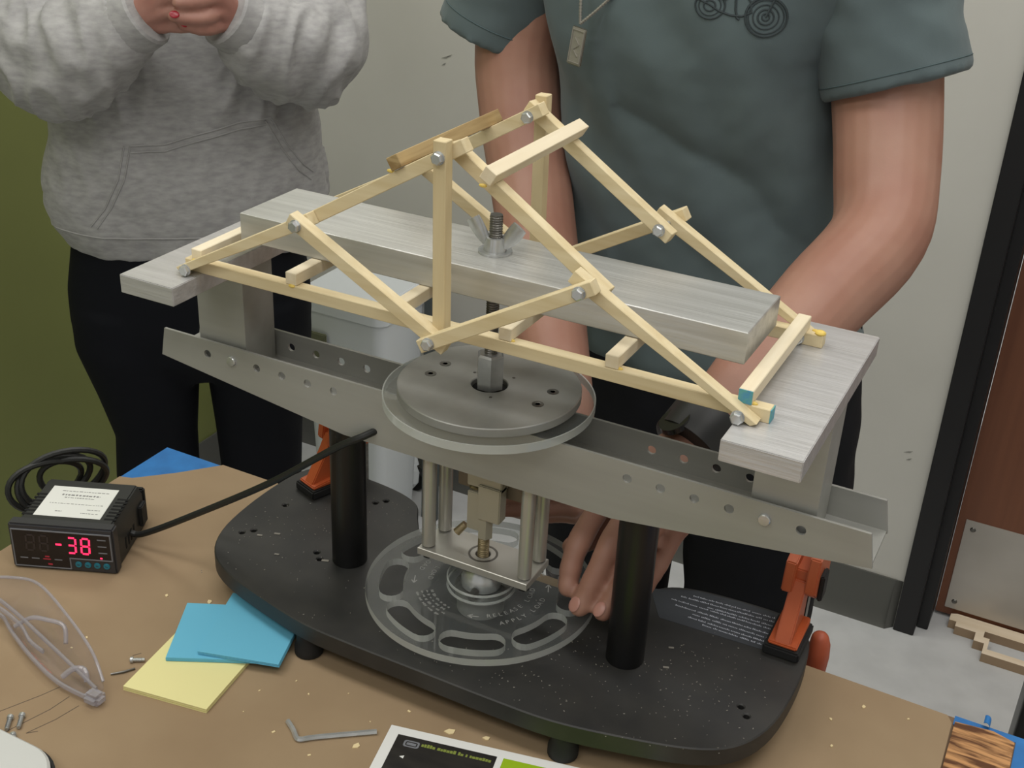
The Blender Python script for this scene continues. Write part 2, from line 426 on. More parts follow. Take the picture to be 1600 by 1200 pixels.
# ------------------------------------------------------------------ work table
tb = root('work_table', (0, -290, FLOOR), 'work table covered with brown board and carrying the tester', 'table')
MB().box(-450, 720, -720, 119, -36, -3.2).build('table_top', 'tabletop', tb, bevel=1.5)
for lx in (-420, 690):
    for ly in (-690, 89):
        MB().box(lx - 20, lx + 20, ly - 20, ly + 20, FLOOR, -36).build('leg', 'steel_leg', tb, bevel=2)
ap = MB(); ap.box(-420, 690, -696, -684, -100, -36).box(-420, 690, 83, 95, -100, -36).box(-426, -414, -690, 89, -100, -36).box(684, 696, -690, 89, -100, -36)
ap.build('apron', 'steel_leg', tb)
kr = MB().prism([(-447, -718), (377, -718), (378, 30), (377, 106), (372, 114), (200, 117), (-300, 118.5), (-372, 118.5), (-402, 82), (-434, 50), (-447, 46)], -3, 0)
single(kr, 'brown_board', 'kraft', (0, -300, -3), 'large sheet of brown kraft board covering the table top', 'board')
# blue tape at corner
tp = MB().prism([(-449, 30), (-449, 119.5), (-360, 119.5), (-390, 78), (-426, 42)], -3.1, -2.6)
single(tp, 'blue_tape', 'tape', (-420, 90, -3.1), 'bright blue tape over the far left table corner', 'tape')
cr = MB().tube([(-415, 88, -2.4), (-400, 100, -2.2), (-388, 110, -2.4)], 0.8, 6)
tp2 = MB().prism([(426, -200), (720, -200), (720, 119.5), (400, 119.5), (378, 119.5), (378, 108), (426, 112)], -3.1, -2.5)
single(tp2, 'blue_tape', 'tape', (500, 100, -3.1), 'blue tape beside the torn striped board at lower right', 'tape')
cu_ = [Vector((402 + 3 * math.cos(a), 120 + 0.6 * a, 0 + 4 * math.sin(a))) for a in [i * 0.3 for i in range(9)]]
crl = MB()
crl.loft([[p + Vector((0, -6, 0)), p + Vector((0, 4, 0)), p + Vector((0, 4, 0.5)), p + Vector((0, -6, 0.5))] for p in cu_])
single(crl, 'tape_curl', 'tape', (402, 119, -2), 'small curled end of blue tape at the table edge', 'tape')
osb = MB().prism([(379, -300), (425, -300), (425, 108), (408, 113), (379, 109)], -2.4, 0.2)
single(osb, 'striped_board', 'osb', (400, -60, -2.4), 'torn strip of orange brown streaked board at lower right', 'board')

# ------------------------------------------------------------------ bridge tester
T = root('bridge_tester', (0, 0, 0), 'bridge load tester with aluminium channel on black base and columns', 'test machine')
half = [(0, -97), (60, -97), (112, -95), (165, -84), (212, -70), (240, -52), (256, -22), (262, 20), (261, 70), (253, 104), (232, 120), (190, 121), (150, 116), (126, 105), (112, 84), (96, 66), (60, 58), (20, 57)]
outl = [Vector((x, y, 0)) for x, y in half] + [Vector((-x, y, 0)) for x, y in reversed(half[1:])]
base_out = [(v.x, v.y) for v in catmull(outl, 4)]
HOLES = [(-238, -16), (-231, -8), (-232, 41), (-162, 88), (-155, 96), (-162, -7), (-154, -14), (238, -16), (231, -8)]
me = outline_mesh([base_out] + [circle(x, y, 2.6, 10) for x, y in HOLES], 23, 40, 1.0)
base = MB().merge(me).build('base_plate', 'base', T)
for fx, fy in ((-118, -82), (118, -82), (-215, 92), (215, 92)):
    MB().lathe([(9, 0), (12, 1), (12, 8), (10, 12), (10, 23.5)], (fx, fy, 0), 20).build('foot', 'blackmat', T)
for cx in (-131.6, 131.6):
    MB().lathe([(15.3, 39.8), (15.3, 206)], (cx, 0, 0), 40).build('column', 'black', T)
# printed notice on the base
lab = MB().prism([(116, 96), (137, 62), (228, 66), (231, 118), (190, 118.5), (152, 114)], 40, 40.25).build('notice_panel', 'plate_grey', base)
ln = MB(); rnd = random.Random(3)
rows = [((152, 105), (222, 111)), ((143, 99), (226, 106)), ((168, 96), (227, 100)), ((137, 91.5), (227, 95)), ((143, 85), (227, 88)), ((160, 80.5), (227, 82)), ((158, 75), (226, 76.5)), ((172, 71), (225, 71.5))]
for (ax, ay), (bx, by) in rows:
    L_ = bx - ax; u = 0
    while u < L_:
        wlen = rnd.uniform(3, 9); wlen = min(wlen, L_ - u)
        k = 0
        while k < wlen:
            x = ax + u + k; y = ay + (by - ay) * (u + k) / L_
            h = rnd.choice([1.2, 1.2, 1.9]); ln.box(x, x + 0.8, y - 0.5, y - 0.5 + h, 40.2, 40.32)
            ln.box(x, x + 1.2, y - 0.5, y - 0.1, 40.2, 40.32); k += 1.35
        u += wlen + 1.6
ln.build('notice_lettering', 'inkwhite', base)
# channel : two flanges with holes and a web
hx = [s * (127 + 25.5 * k) for s in (-1, 1) for k in range(6)]
prof2 = [(-300, 231.8), (-305, 206), (-118, 182), (118, 182), (305, 206), (300, 231.8)]
fl = outline_mesh([prof2] + [circle(x, 219.2, 3.6, 16) for x in hx], 0, 2.4)
for nm, y in (('front_flange', -25.1), ('back_flange', 22.7)):
    mt = Matrix(((1, 0, 0, 0), (0, 0, 1, y), (0, 1, 0, 0), (0, 0, 0, 1)))
    MB().merge(fl, mt).build('channel_flange', 'alu', T, smooth=False)
MB().box(-304, 304, -22.8, 22.8, 205.8, 208.2).build('channel_web', 'alu', T, smooth=False)
# bolts through flanges at posts
for x in (-229, 229):
    b = MB().lathe([(4.4, 0), (4.4, 1.6), (3.9, 2.2), (0.5, 2.4)], n=20)
    o = b.build('cross_pin', 'steel', T)
    o.matrix_basis = Matrix.Translation(Vector((x, -25.1, 219.2)) * MM) @ Matrix.Rotation(math.radians(90), 4, 'X')
# posts and support plates
for s, lab_ in ((-1, 'l'), (1, 'r')):
    x0, x1 = (-266, -218) if s < 0 else (216, 262)
    pm = outline_mesh([[(x0, -19.3), (x1, -19.3), (x1, 19.3), (x0, 19.3)], [(x0 + 3, -16.3), (x1 - 3, -16.3), (x1 - 3, 16.3), (x0 + 3, 16.3)]], 208.2, 300.4)
    MB().merge(pm).build('post', 'alu', T, smooth=False)
    x0, x1 = (-265.6, -214.2) if s < 0 else (211.3, 262.7)
    MB().box(x0, x1, -103.6, 103.6, 300.4, 315.4).build('support_plate', 'millx', T, bevel=0.6)
# drip tray disc and clear ring under it
dm = outline_mesh([circle(0, 0, 70.8, 96), circle(0, 0, 14, 40)], 242.6, 250, 0.7)
disc = MB().merge(dm).build('metal_disc', 'disc', T)
for x, y in ((-47, -9), (-46, 12), (46, -10), (47, 14)):
    MB().lathe([(4.6, 250.0), (4.6, 250.25), (2.0, 250.25), (1.9, 250.2), (1.9, 248.8), (0.1, 248.8)], (x, y, 0), 18).build('countersunk_screw', 'darksteel', disc)
for a in (60, 150, 300):
    MB().lathe([(1.3, 250), (1.3, 250.15), (0.1, 250.15)], (22 * math.cos(math.radians(a)), 22 * math.sin(math.radians(a)), 0), 10).build('pin', 'darksteel', disc)
MB().lathe([(82, 235.8), (82, 242.3)], n=96).build('clear_disc', 'acryl', T)
a = MB(); a.lathe([(82.05, 235.7), (82.05, 242.4), (81.0, 242.4), (81.0, 235.7)], n=96, close=True); a.build('clear_disc_edge', 'acryl_edge', T)
MB().lathe([(34, 231.9), (34, 235.7), (30, 235.7), (30, 231.9)], n=40, close=True).build('spacer', 'rodalu', T)
MB().lathe([(13.6, 243), (13.6, 246)], n=40).build('hole_floor', 'hole', T)
# pull rod with coupling nut, wing nut and washer
rod = MB(); rod.cyl((0, 0, 246), (0, 0, 386), 4.6, n=20)
for k in range(60):
    z = 276 + k * 1.83
    rod.lathe([(4.6, z), (5.0, z + 0.45), (4.6, z + 0.9)], n=16)
rod = rod.build('pull_rod', 'darksteel', T)
hexm = MB().lathe([(9.5, 247), (11, 248), (11, 275), (9.3, 276.5), (5.2, 276.5)], n=6); hexm.build('coupling_nut', 'steel', rod, smooth=False)
MB().lathe([(12.5, 357.7), (12.5, 359.4), (5, 359.4), (5, 357.7)], n=32, close=True).build('washer', 'steel', rod)
wn = MB().lathe([(8.6, 359.4), (8.2, 364), (7.0, 369), (5.1, 369.4), (5.1, 359.4)], n=28, close=True)
for s in (-1, 1):
    base_ring = []
    for k in range(7):
        t = k / 6; c = Vector((s * (6.5 + 12.5 * t), 0, 363.5 + 16.5 * t ** 1.15)); hw = 4.0 + 2.2 * math.sin(t * 2.2); th = 2.2 - 0.9 * t
        d = Vector((s * 0.55, 0, 0.84)); nrm = Vector((s * 0.84, 0, -0.55))
        base_ring.append([c + nrm * (hw * math.cos(q)) + Vector((0, th * math.sin(q), 0)) for q in [i * math.pi / 5 for i in range(10)]])
    wn.loft(base_ring)
wn = wn.build('wing_nut', 'steel', rod)
# lower load frame
fm = outline_mesh([[(-51, -19), (50, -19), (50, 22), (-51, 22)], circle(0, 1, 6.2, 24)], 85.6, 92.3, 0.5)
lf = MB().merge(fm).build('frame_plate', 'rodalu', T, smooth=False)
MB().lathe([(12.4, 92.2), (12.4, 92.6), (10.6, 92.6), (10.6, 92.2)], (0, 1, 0), 32, close=True).build('ring_groove', 'darksteel', lf)
for x, y in ((-45, -11), (44, -11), (-45, 16), (43.5, 17)):
    r_ = MB().lathe([(5.7, 93.6), (5.7, 206)], (x, y, 0), 24).build('guide_rod', 'rodalu', T)
    MB().lathe([(4.4, 92.2), (4.4, 93.7)], (x, y, 0), 18).build('rod_neck', 'darksteel', r_)
    MB().lathe([(4.8, 81.5), (4.8, 85.7)], (x, y, 0), 6).build('nut', 'blackmat', r_)
cell = MB(); cell.box(-3, 17, -7, 5, 130, 162).box(-14, -1, -4, 8, 116, 152).box(-14, 17, -5, 7, 158, 182)
cell.build('load_cell', 'nickel', T, bevel=0.8)
MB().box(-30, 32, 9, 19, 146, 192).build('cell_bracket', 'bracket', T, bevel=0.8)
MB().cyl((-7, 2, 152), (-12, -2, 156), 2.2).build('cell_screw', 'brass', T)
th = MB().cyl((0, 1, 66), (0, 1, 112), 4.3, n=16)
for k in range(24): th.lathe([(4.3, 66 + k * 1.8), (4.9, 66.5 + k * 1.8), (4.3, 67 + k * 1.8)], (0, 1, 0), 14)
th.build('drive_screw', 'brass', T)
MB().lathe([(6.5, 110), (6.5, 130)], (1, 1, 0), 6).build('jam_nut', 'nickel', T, smooth=False)
MB().cyl((-20, 6, 112), (-26, 2, 104), 3, 3.6).build('grease_nipple', 'brass', T)
# hand wheel
slots = []
for k in range(8):
    c = math.radians(203 + 45 * k); h = math.radians(12.5); ri, ro = 65, 85; pts = []
    for i in range(9):
        t = c - h + 2 * h * i / 8; pts.append((ro * math.cos(t), ro * math.sin(t)))
    mr = (ri + ro) / 2; er = (ro - ri) / 2
    for i in range(1, 8):
        t = i * math.pi / 8; e = c + h; d = Vector((math.cos(e), math.sin(e))); tg = Vector((-math.sin(e), math.cos(e)))
        q = d * mr + d * er * math.cos(t) + tg * er * math.sin(t); pts.append((q.x, q.y))
    for i in range(9):
        t = c + h - 2 * h * i / 8; pts.append((ri * math.cos(t), ri * math.sin(t)))
    for i in range(1, 8):
        t = i * math.pi / 8; e = c - h; d = Vector((math.cos(e), math.sin(e))); tg = Vector((math.sin(e), -math.cos(e)))
        q = d * mr - d * er * math.cos(t) + tg * er * math.sin(t); pts.append((q.x, q.y))
    slots.append(pts)
wm = outline_mesh([circle(0, 0, 96.2, 120)] + slots, 56, 62.3)
bm = bmesh.new(); bm.from_mesh(wm)
for f in bm.faces: f.material_index = 1 if abs(f.normal.z) < 0.5 else 0
bm.to_mesh(wm); bm.free()
wh = MB(); wh.merge(wm); wh.mi = [p.material_index for p in wm.polygons]
wheel = wh.build('hand_wheel', ['acryl', 'acryl_edge'], T, smooth=False)
hub = MB(); hub.lathe([(29, 62.4), (29, 70), (28, 71), (6, 71)], n=64); hub.build('hub_ring', 'acryl', wheel)
MB().lathe([(29.1, 62.4), (29.1, 64), (27.6, 64), (27.6, 62.4)], n=64, close=True).build('hub_edge', 'acryl_edge', wheel)
MB().lathe([(29.1, 69.5), (29.1, 71.2), (28, 71.2), (28, 69.5)], n=64, close=True).build('hub_edge', 'acryl_edge', wheel)
MB().lathe([(17, 64), (17, 72), (14, 79), (11, 82), (5, 82)], n=40).build('hub_cone', 'steel', wheel)
MB().lathe([(20, 40), (20, 56), (22, 56), (22, 62.4)], n=40).build('hub_bearing', 'disc', wheel)
MB().cyl((4, -18, 68), (5.5, -27, 67), 3.4, 3.4).build('set_screw', 'darksteel', wheel)
eng = MB()
def arc_text(txt, r, start, size, step):
    a = start
    for ch in txt:
        if ch != ' ':
            g = text_mesh(ch, size)
            t = math.radians(a); up = Vector((-math.cos(t), -math.sin(t), 0)); rt = Vector((-math.sin(t), math.cos(t), 0))
            o = Vector((r * math.cos(t), r * math.sin(t), 62.45))
            eng.merge(g, Matrix(((rt.x, up.x, 0, o.x), (rt.y, up.y, 0, o.y), (0, 0, 1, o.z), (0, 0, 0, 1))))
        a += step
for off in (0, 180):
    arc_text('RELEASE LOAD', 45, -56 + off, 6.2, 6.6)
    arc_text('APPLY LOAD', 56, -46 + off, 6.2, 5.6)
def arrow(r, a, ang, ln_):
    c = Vector((r * math.cos(math.radians(a)), r * math.sin(math.radians(a)), 62.5)); d = Vector((math.cos(math.radians(ang)), math.sin(math.radians(ang)), 0))
    eng.bar(c - d * ln_ / 2, c + d * ln_ / 2, 0.9, 0.12)
    for q in (150, -150):
        e = Vector((math.cos(math.radians(ang + q)), math.sin(math.radians(ang + q)), 0)); eng.bar(c + d * ln_ / 2, c + d * ln_ / 2 + e * 4.5, 0.9, 0.12)
for off in (0, 180):
    arrow(44, -70 + off, -70 + off - 90, 9); arrow(56, 24 + off, 24 + off + 90, 10)
for off in (0, 180):
    rr = random.Random(5)
    for row in range(4):
        r = 42 + row * 4.2; aa = 222 + off
        while aa < 262 + off:
            wd = rr.uniform(3, 7)
            t = math.radians(aa + wd / 2); rt = Vector((-math.sin(t), math.cos(t), 0)); c = Vector((r * math.cos(t), r * math.sin(t), 62.45))
            n_ = max(2, int(math.radians(wd) * r / 1.1))
            for k in range(n_):
                p = c + rt * ((k - n_ / 2) * 1.1)
                eng.bar(p - rt * 0.3, p + rt * 0.3, rr.choice([1.2, 1.8, 2.4]), 0.1)
            aa += wd + 2.0
eng.build('engraved_lettering', 'engrave', wheel, smooth=False)
# dust and chips on the base
du = MB(); rr = random.Random(11)
def on_base(x, y):
    return abs(x) < 250 and -90 < y < 112 and not (abs(x) < 118 and y > 48)
for cx, cy, sx, sy, n_ in ((-190, 10, 45, 45, 130), (-150, 60, 40, 30, 40), (150, -20, 55, 35, 170), (200, 10, 35, 40, 60), (60, -75, 60, 14, 40), (-60, -85, 50, 8, 14)):
    for _ in range(n_):
        x, y = rr.gauss(cx, sx), rr.gauss(cy, sy)
        if not on_base(x, y): continue
        s_ = rr.choice([0.2, 0.25, 0.3, 0.35, 0.5]); an = rr.uniform(0, 3.1)
        du.bar((x - s_ * math.cos(an), y - s_ * math.sin(an), 40.2), (x + s_ * math.cos(an) * 1.6, y + s_ * math.sin(an) * 1.6, 40.25), s_ * 1.2, 0.3)
for x, y, s_ in ((-221, -12, 2.2), (-209, -2, 2.6), (-148, -14, 3), (-190, -28, 2), (165, 5, 2.2), (160, 30, 2)):
    du.bar((x - s_, y - s_ * 0.4, 40.4), (x + s_, y + s_ * 0.3, 40.5), s_ * 0.8, 0.6)
du = du.build('sawdust', 'dust', T, smooth=False); du['kind'] = 'stuff'

# loading bar resting on the bridge
lb = MB().merge(outline_mesh([[(-202, -36.3), (202, -36.3), (202, 36.3), (-202, 36.3)], circle(0, 0, 6, 24)], 334.9, 357.6, 0.6))
single(lb, 'loading_bar', 'mill', (0, 0, 334.9), 'thick aluminium loading bar held by a wing nut across the bridge', 'metal bar', smooth=False)

# ------------------------------------------------------------------ wooden truss bridge
B = root('truss_bridge', (-3, 0, 315.4), 'pale wooden stick truss bridge bolted at its joints', 'model bridge')
W_ = 9.5
NA, NB, NC, ND, NE, NF = (-222, 320.2), (-111, 380.8), (-3, 446), (-1, 320), (105.3, 380.8), (213.5, 319.8)
def stick(name, a, b, ya, yb, e0, e1, m='wood', w=W_):
    s = MB().bar((a[0], ya, a[1]), (b[0], yb, b[1]), w, w, up=(0, 1, 0), e0=e0, e1=e1)
    if name == 'end_chord':                 # ends trimmed flush with the support plates
        for v in s.v: v.z = max(v.z, 315.5)
    return s.build(name, m, B, bevel=0.5, seg=1, smooth=False)
for s in (-1, 1):
    y0, y1, y2 = s * 64.2, s * 73.8, s * 83.3
    yi = s * 54.7
    stick('bottom_chord', (-231, 320.15), (231 if s < 0 else 231, 320.15), y0, y0, 0, 0)
    stick('end_chord', NA, NB, y1, y1, 9, 5)
    if s < 0:
        stick('top_chord', NB, NC, y0, y0, 6, 15)
        stick('top_chord', NC, NE, yi, y0, 4, 12)
    else:
        stick('top_chord', NB, NC, y0, yi, 6, 12)
        stick('top_chord', NC, NE, y0, yi, 8, 10)
    stick('end_chord', NE, NF, y1, y1, 12, 12)
    stick('king_post', (ND[0], 313), (NC[0], 457), y1, y1, 0, 0, 'woodz')
    stick('diagonal', NB, ND, y2, s * 81.5, 8, 10)
    stick('diagonal', ND, NE, s * 87, y2, 9, 10)
bolt = MB()
bolt.lathe([(4.6, 0), (4.6, 0.9), (3.2, 0.9)], n=24)
bolt.lathe([(4.3, 0.9), (4.3, 3.6), (3.3, 4.2), (0.4, 4.2)], n=6)
bolt.cyl((0, 0, -26), (0, 0, 0), 1.7, n=10)
b0 = bolt.build('bolt', 'steel', B, smooth=False)
b0['_off'] = [0, 0, 0]
bo = Vector(B['_off'])
for v in b0.data.vertices: v.co += bo * MM
BOLTS = [(NA, -78.6), (NB, -88.1), (NC, -78.6), (ND, -91.8), (NE, -88.1), (NF, -78.6),
         ((NC[0] - 0.5, NC[1] - 1), 49.9), (NE, 49.9), (NA, 59.4), (NB, 59.4), (NF, 59.4)]
for i, (n_, y) in enumerate(BOLTS):
    loc = Vector((n_[0], y, n_[1])) - bo
    mt = Matrix.Translation(loc * MM) @ Matrix.Rotation(math.radians(90), 4, 'X') @ Matrix.Rotation(0.4 * i, 4, 'Z')
    if i == 0: b0.matrix_basis = mt
    else: instance(b0, 'bolt', B, mt)
for i, x in enumerate((-218.5, -132, -38, 45, 123.5, 214)):
    o = MB().bar((x, -68.5 if i else -70, 329.8), (x, 68.5, 329.8), W_, W_).build('floor_beam', 'woody', B, bevel=0.5, seg=1, smooth=False)
    if i == 5:
        MB().box(x - 4.5, x + 4.5, -69.1, -68.4, 325.2, 334.3).build('painted_end', 'bluepaint', o)
MB().box(230.9, 231.6, -68.6, -59.8, 315.7, 324.6).build('painted_end', 'bluepaint', B)
# top struts between the two trusses
for nm, cx, cz, ang, m_ in (('top_strut', 29.5, 438.2, 31, 'woody'), ('top_strut', -41, 434.5, -31, 'wooddark')):
    MB().bar((cx, -72, cz), (cx, 72, cz), W_, W_, roll=math.radians(ang)).build('top_strut', m_, B, bevel=0.4, seg=1, smooth=False)
for x, y, z in ((-131, -68.6, 324.5), (49, -66, 325), (128, -66, 325), (24, -68, 430), (219, -66, 325.2), (224, 66, 325), (-46, -68, 427), (-30, 60, 428)):
    MB().ball((x, y, z), (3.0, 1.6, 1.3), 10, 6).build('glue_drop', 'glue', B)
for x, y, z in ((228, 62, 326), (-219, -70, 325)):
    MB().ball((x, y, z), (4, 3.5, 2.2), 10, 6).build('glue_drop', 'glue', B)

# ------------------------------------------------------------------ clamps on the base
def clamp(name, ox, oy, yaw, label, mir=1):
    c = root(name, (ox, oy, 40), label, 'clamp', None)
    mt = Matrix.Translation((ox, oy, 40)) @ Matrix.Rotation(yaw, 4, 'Z') @ Matrix.Diagonal((mir, 1, 1, 1))
    # local x across, y = away from the front, z up
    MB().box(-15, 15, -24, 24, 0.1, 9, mt).build('jaw_pad', 'blackmat', c, bevel=1.5)
    j = MB()
    def pr(out, x0, x1):   # profile in (y,z) extruded along x
        n = len(out); vs_ = [mt @ Vector((x, y, z)) for x in (x0, x1) for y, z in out]
        j.add(vs_, [tuple(reversed(range(n))), tuple(range(n, 2 * n))] + [(i, (i + 1) % n, n + (i + 1) % n, n + i) for i in range(n)])
    pr([(-21, 9), (21, 9), (21, 16), (-21, 12)], -12, 12)
    pr([(-20, 11), (-2, 42), (6, 58), (22, 58), (20, 12)], -7, 6)
    j.build('jaw_arm', 'orange', c, bevel=1.0)
    j = MB()
    pr([(0, 48), (2, 62), (4, 74), (30, 80), (54, 80), (54, 40), (20, 36)], -13, -4)
    pr([(2, 50), (4, 66), (8, 80), (32, 86), (54, 84), (54, 40), (20, 36)], 5, 14)
    pr([(6, 46), (10, 66), (38, 68), (38, 36)], -5, 6)
    j.build('jaw_head', 'orange', c, bevel=1.0)
    MB().box(-3, 4, 39, 50, -60, 78, mt).build('clamp_bar', 'darksteel', c)
    MB().box(14, 18, 14, 30, 38, 62, mt).build('release_lever', 'blackmat', c, bevel=1)
    h = MB(); h.tube([mt @ Vector((18, 53, -27)), mt @ Vector((18.5, 53, -31)), mt @ Vector((19, 53, -44)), mt @ Vector((18, 53, -64)), mt @ Vector((14, 53, -110))], [8, 9, 9.5, 9.5, 8], 14, round_end=True)
    h.build('grip_handle', 'orange2', c)
    return c
clamp('bar_clamp', 240.5, 86, 0.0, 'orange bar clamp at the right end of the black base')
clamp('bar_clamp', -219, 87, -0.35, 'orange clamp behind the left black column', -1)

# ------------------------------------------------------------------ digital panel meter
yaw = math.radians(23.5)
mo = Vector((-373, -101.5, 0))
Mt = Matrix.Translation(mo) @ Matrix.Rotation(yaw, 4, 'Z')
D = root('digital_meter', mo, 'black digital panel meter with red display reading minus 38', 'meter')
cs = MB()
sec = [(-46, 0.5), (46, 0.5), (46, 36), (42, 45), (-42, 45), (-46, 36)]
cs.add([Mt @ Vector((x, y, z)) for y in (8, 82) for x, z in sec], [tuple(range(6)), tuple(range(11, 5, -1))] + [(i, (i + 1) % 6, 6 + (i + 1) % 6, 6 + i) for i in range(6)])
case = cs.build('case', 'plastic', D, bevel=1.2)
bz = MB(); bz.box(-48, 48, 0, 12, 0.2, 48, Mt); bz.build('bezel', 'bezel', D, bevel=1.6)
for s in (-1, 1):
    for k in range(7):
        y = 20 + k * 5.6
        MB().box(s * 38 - 5.5, s * 38 + 5.5, y, y + 2.6, 44.4, 45.2, Mt).build('vent_slot', 'hole', case)
for k in range(4):
    MB().box(45.5, 46.4, 30 + k * 7, 33 + k * 7, 8, 20, Mt).build('vent_slot', 'hole', case)
MB().box(-47, 47, 82, 88, 4, 40, Mt).build('terminal_block', 'blackmat', D, bevel=1.5)
MB().box(46, 50, 66, 80, 8, 30, Mt).build('mounting_clip', 'blackmat', D, bevel=1)
scr = MB().prism([(-45, 3.5), (6, 3.5), (6, 15), (45, 15), (45, 42.5), (-45, 42.5)], 0, 0.8, Mt @ Matrix(((1, 0, 0, 0), (0, 0, -1, 0.2), (0, 1, 0, 0), (0, 0, 0, 1)))).build('screen', 'screen', D)
fr_ = MB()
edge = [(-45, 3.5), (6, 3.5), (6, 15), (45, 15), (45, 42.5), (-45, 42.5)]
for i in range(6):
    a_, b_ = edge[i], edge[(i + 1) % 6]
    fr_.bar(Mt @ Vector((a_[0], -0.5, a_[1])), Mt @ Vector((b_[0], -0.5, b_[1])), 0.9, 1.0, e0=0.45, e1=0.45)
fr_.build('screen_border', 'grey_line', D)
SEG = {'a': ((0, 2), (1, 2)), 'b': ((1, 1), (1, 2)), 'c': ((1, 0), (1, 1)), 'd': ((0, 0), (1, 0)), 'e': ((0, 0), (0, 1)), 'f': ((0, 1), (0, 2)), 'g': ((0, 1), (1, 1))}
def digit(x, segs, m_):
    mbx = MB(); w_, h_ = 7.2, 8.2
    for k in segs:
        (ax, ay), (bx, by) = SEG[k]
        A = Mt @ Vector((x + ax * w_ + ay * 0.5, -0.75, 21 + ay * h_)); Bq = Mt @ Vector((x + bx * w_ + by * 0.5, -0.75, 21 + by * h_))
        dd = (Bq - A).normalized(); mbx.bar(A + dd * 0.9, Bq - dd * 0.9, 1.7, 0.3, up=(0.4, -0.9, 0))
    mbx.build('display_digit', m_, scr)
digit(-33, 'abcdefg', 'led_dim'); digit(-20.5, 'abcdefg', 'led_dim')
digit(-7, 'g', 'led'); digit(5, 'abcdg', 'led'); digit(17.5, 'abcdefg', 'led')
for k in range(3):
    MB().box(33, 41, -0.8, -0.5, 36.5 - k * 7, 37.6 - k * 7, Mt).build('legend', 'grey_line', scr)
for k in range(4):
    MB().box(-40 + k * 10.5, -33 + k * 10.5, -0.8, -0.5, 11.8, 12.8, Mt).build('legend', 'led_small' if k == 2 else 'grey_line', scr)
MB().box(-17, -13, -0.8, -0.5, 14.4, 15.8, Mt).build('indicator', 'led_small', scr)
MB().box(-15, -11, -0.8, -0.5, 6.2, 7.8, Mt).build('indicator', 'led_small', scr)
MB().box(34, 36, -0.8, -0.5, 16.6, 18, Mt).build('indicator', 'led', scr)
for k in range(4):
    p = Vector((13 + k * 8.6, 0, 8.6))
    b_ = MB().cyl(Mt @ p, Mt @ (p + Vector((0, -0.9, 0))), 3.1, 2.8, 18).build('button', 'button', D)
    MB().bar(Mt @ (p + Vector((-1.2, -1.0, 0.3))), Mt @ (p + Vector((1.2, -1.0, -0.3))), 0.8, 0.2).build('button_mark', 'bezel', b_)
lb_ = MB().box(-33, 29, 20, 70, 45.0, 45.25, Mt).build('paper_label', 'label', D)
tx = MB(); rr = random.Random(2)
for y, x0, x1, h in ((62, -22, 22, 1), (55, -20, 16, 2.2), (51, -16, 12, 1.2), (41, -26, 24, 0.9), (33, 12, 24, 1.0), (27, 8, 24, 1.0), (28, -16, -10, 1.4)):
    x = x0
    while x < x1:
        wd = rr.uniform(1.0, 3.4); tx.box(x, min(x + wd, x1), y, y + h * rr.uniform(0.7, 1.1), 45.25, 45.32, Mt); x += wd + rr.uniform(0.5, 1.3)
tx.build('label_lettering', 'ink', lb_)
# coiled cable behind the meter
cc = root('coiled_cable', (-440, -30, 0), 'black cable coiled up behind the digital meter', 'cable')
for k, (cx, cy, cz, rx, rz, yw) in enumerate(((-455, -30, 31, 35, 26, 1.15), (-450, -22, 33, 37, 28, 1.1), (-460, -36, 29, 32, 25, 1.2), (-447, -12, 28, 30, 24, 0.95))):
    pts = []
    for i in range(32):
        t = 2 * math.pi * i / 32; u = rx * math.cos(t)
        pts.append((cx + u * math.cos(yw) + 4 * math.sin(2 * t), cy + u * math.sin(yw) + 5 * math.sin(t + k), max(3.2, cz + rz * math.sin(t))))
    MB().tube(pts, 3.1, 8, close=True).build('cable_loop', 'cable', cc)
# lead from meter to tester
c0 = Mt @ Vector((47, 44, 16))
path = catmull([c0, c0 + Vector((14, 3, 3)), Vector((-275, -35, 57)), Vector((-189, -35, 118)), Vector((-122, -35, 172)), Vector((-96, -33, 190)), Vector((-78, -12, 196)), Vector((-40, -8, 198)), Vector((-14, 0, 180))], 8, close=False)
single(MB().tube(path, 3.0, 10), 'sensor_cable', 'cable', c0, 'black cable running from the meter up under the channel', 'cable')

# ------------------------------------------------------------------ loose things on the table
def pad(pts, z0, z1, m_, name, base_, label, group=None):
    mb = MB(); n_ = 7; hh = (z1 - z0) / n_; rr = random.Random(len(name) + int(base_[0]))
    for i in range(n_):
        dx, dy = rr.uniform(-0.3, 0.3), rr.uniform(-0.3, 0.3)
        mb.prism([(x + dx, y + dy) for x, y in pts], z0 + i * hh + 0.05, z0 + (i + 1) * hh)
    return single(mb, name, m_, base_, label, 'sticky notes', group, smooth=False)
pad([(-217, -195), (-143, -183), (-152, -110), (-226, -122)], 0, 4.2, 'yellow', 'sticky_pad', (-185, -150, 0), 'pale yellow sticky note pad under the blue pads')
pad([(-208, -155), (-139, -119), (-172, -56), (-241, -90)], 4.3, 8, 'bluepad', 'sticky_pad', (-190, -110, 4.3), 'lower blue sticky note pad lying on the yellow pad')
pad([(-188, -139), (-121, -119), (-146, -42), (-213, -62)], 8.1, 11.5, 'bluepad', 'sticky_pad', (-168, -90, 8.1), 'upper blue sticky note pad pushed against the black base')
# hex key
hk = MB().tube(catmull([(-82, -160, 2), (-72, -166, 2), (-65, -171.5, 2), (-61, -171, 2), (-52, -163, 2), (-16, -135.5, 2)], 4, close=False), 2.2, 6)
single(hk, 'hex_key', 'steel', (-60, -160, 0), 'bright steel hex key lying in front of the base', 'hex key', smooth=False)
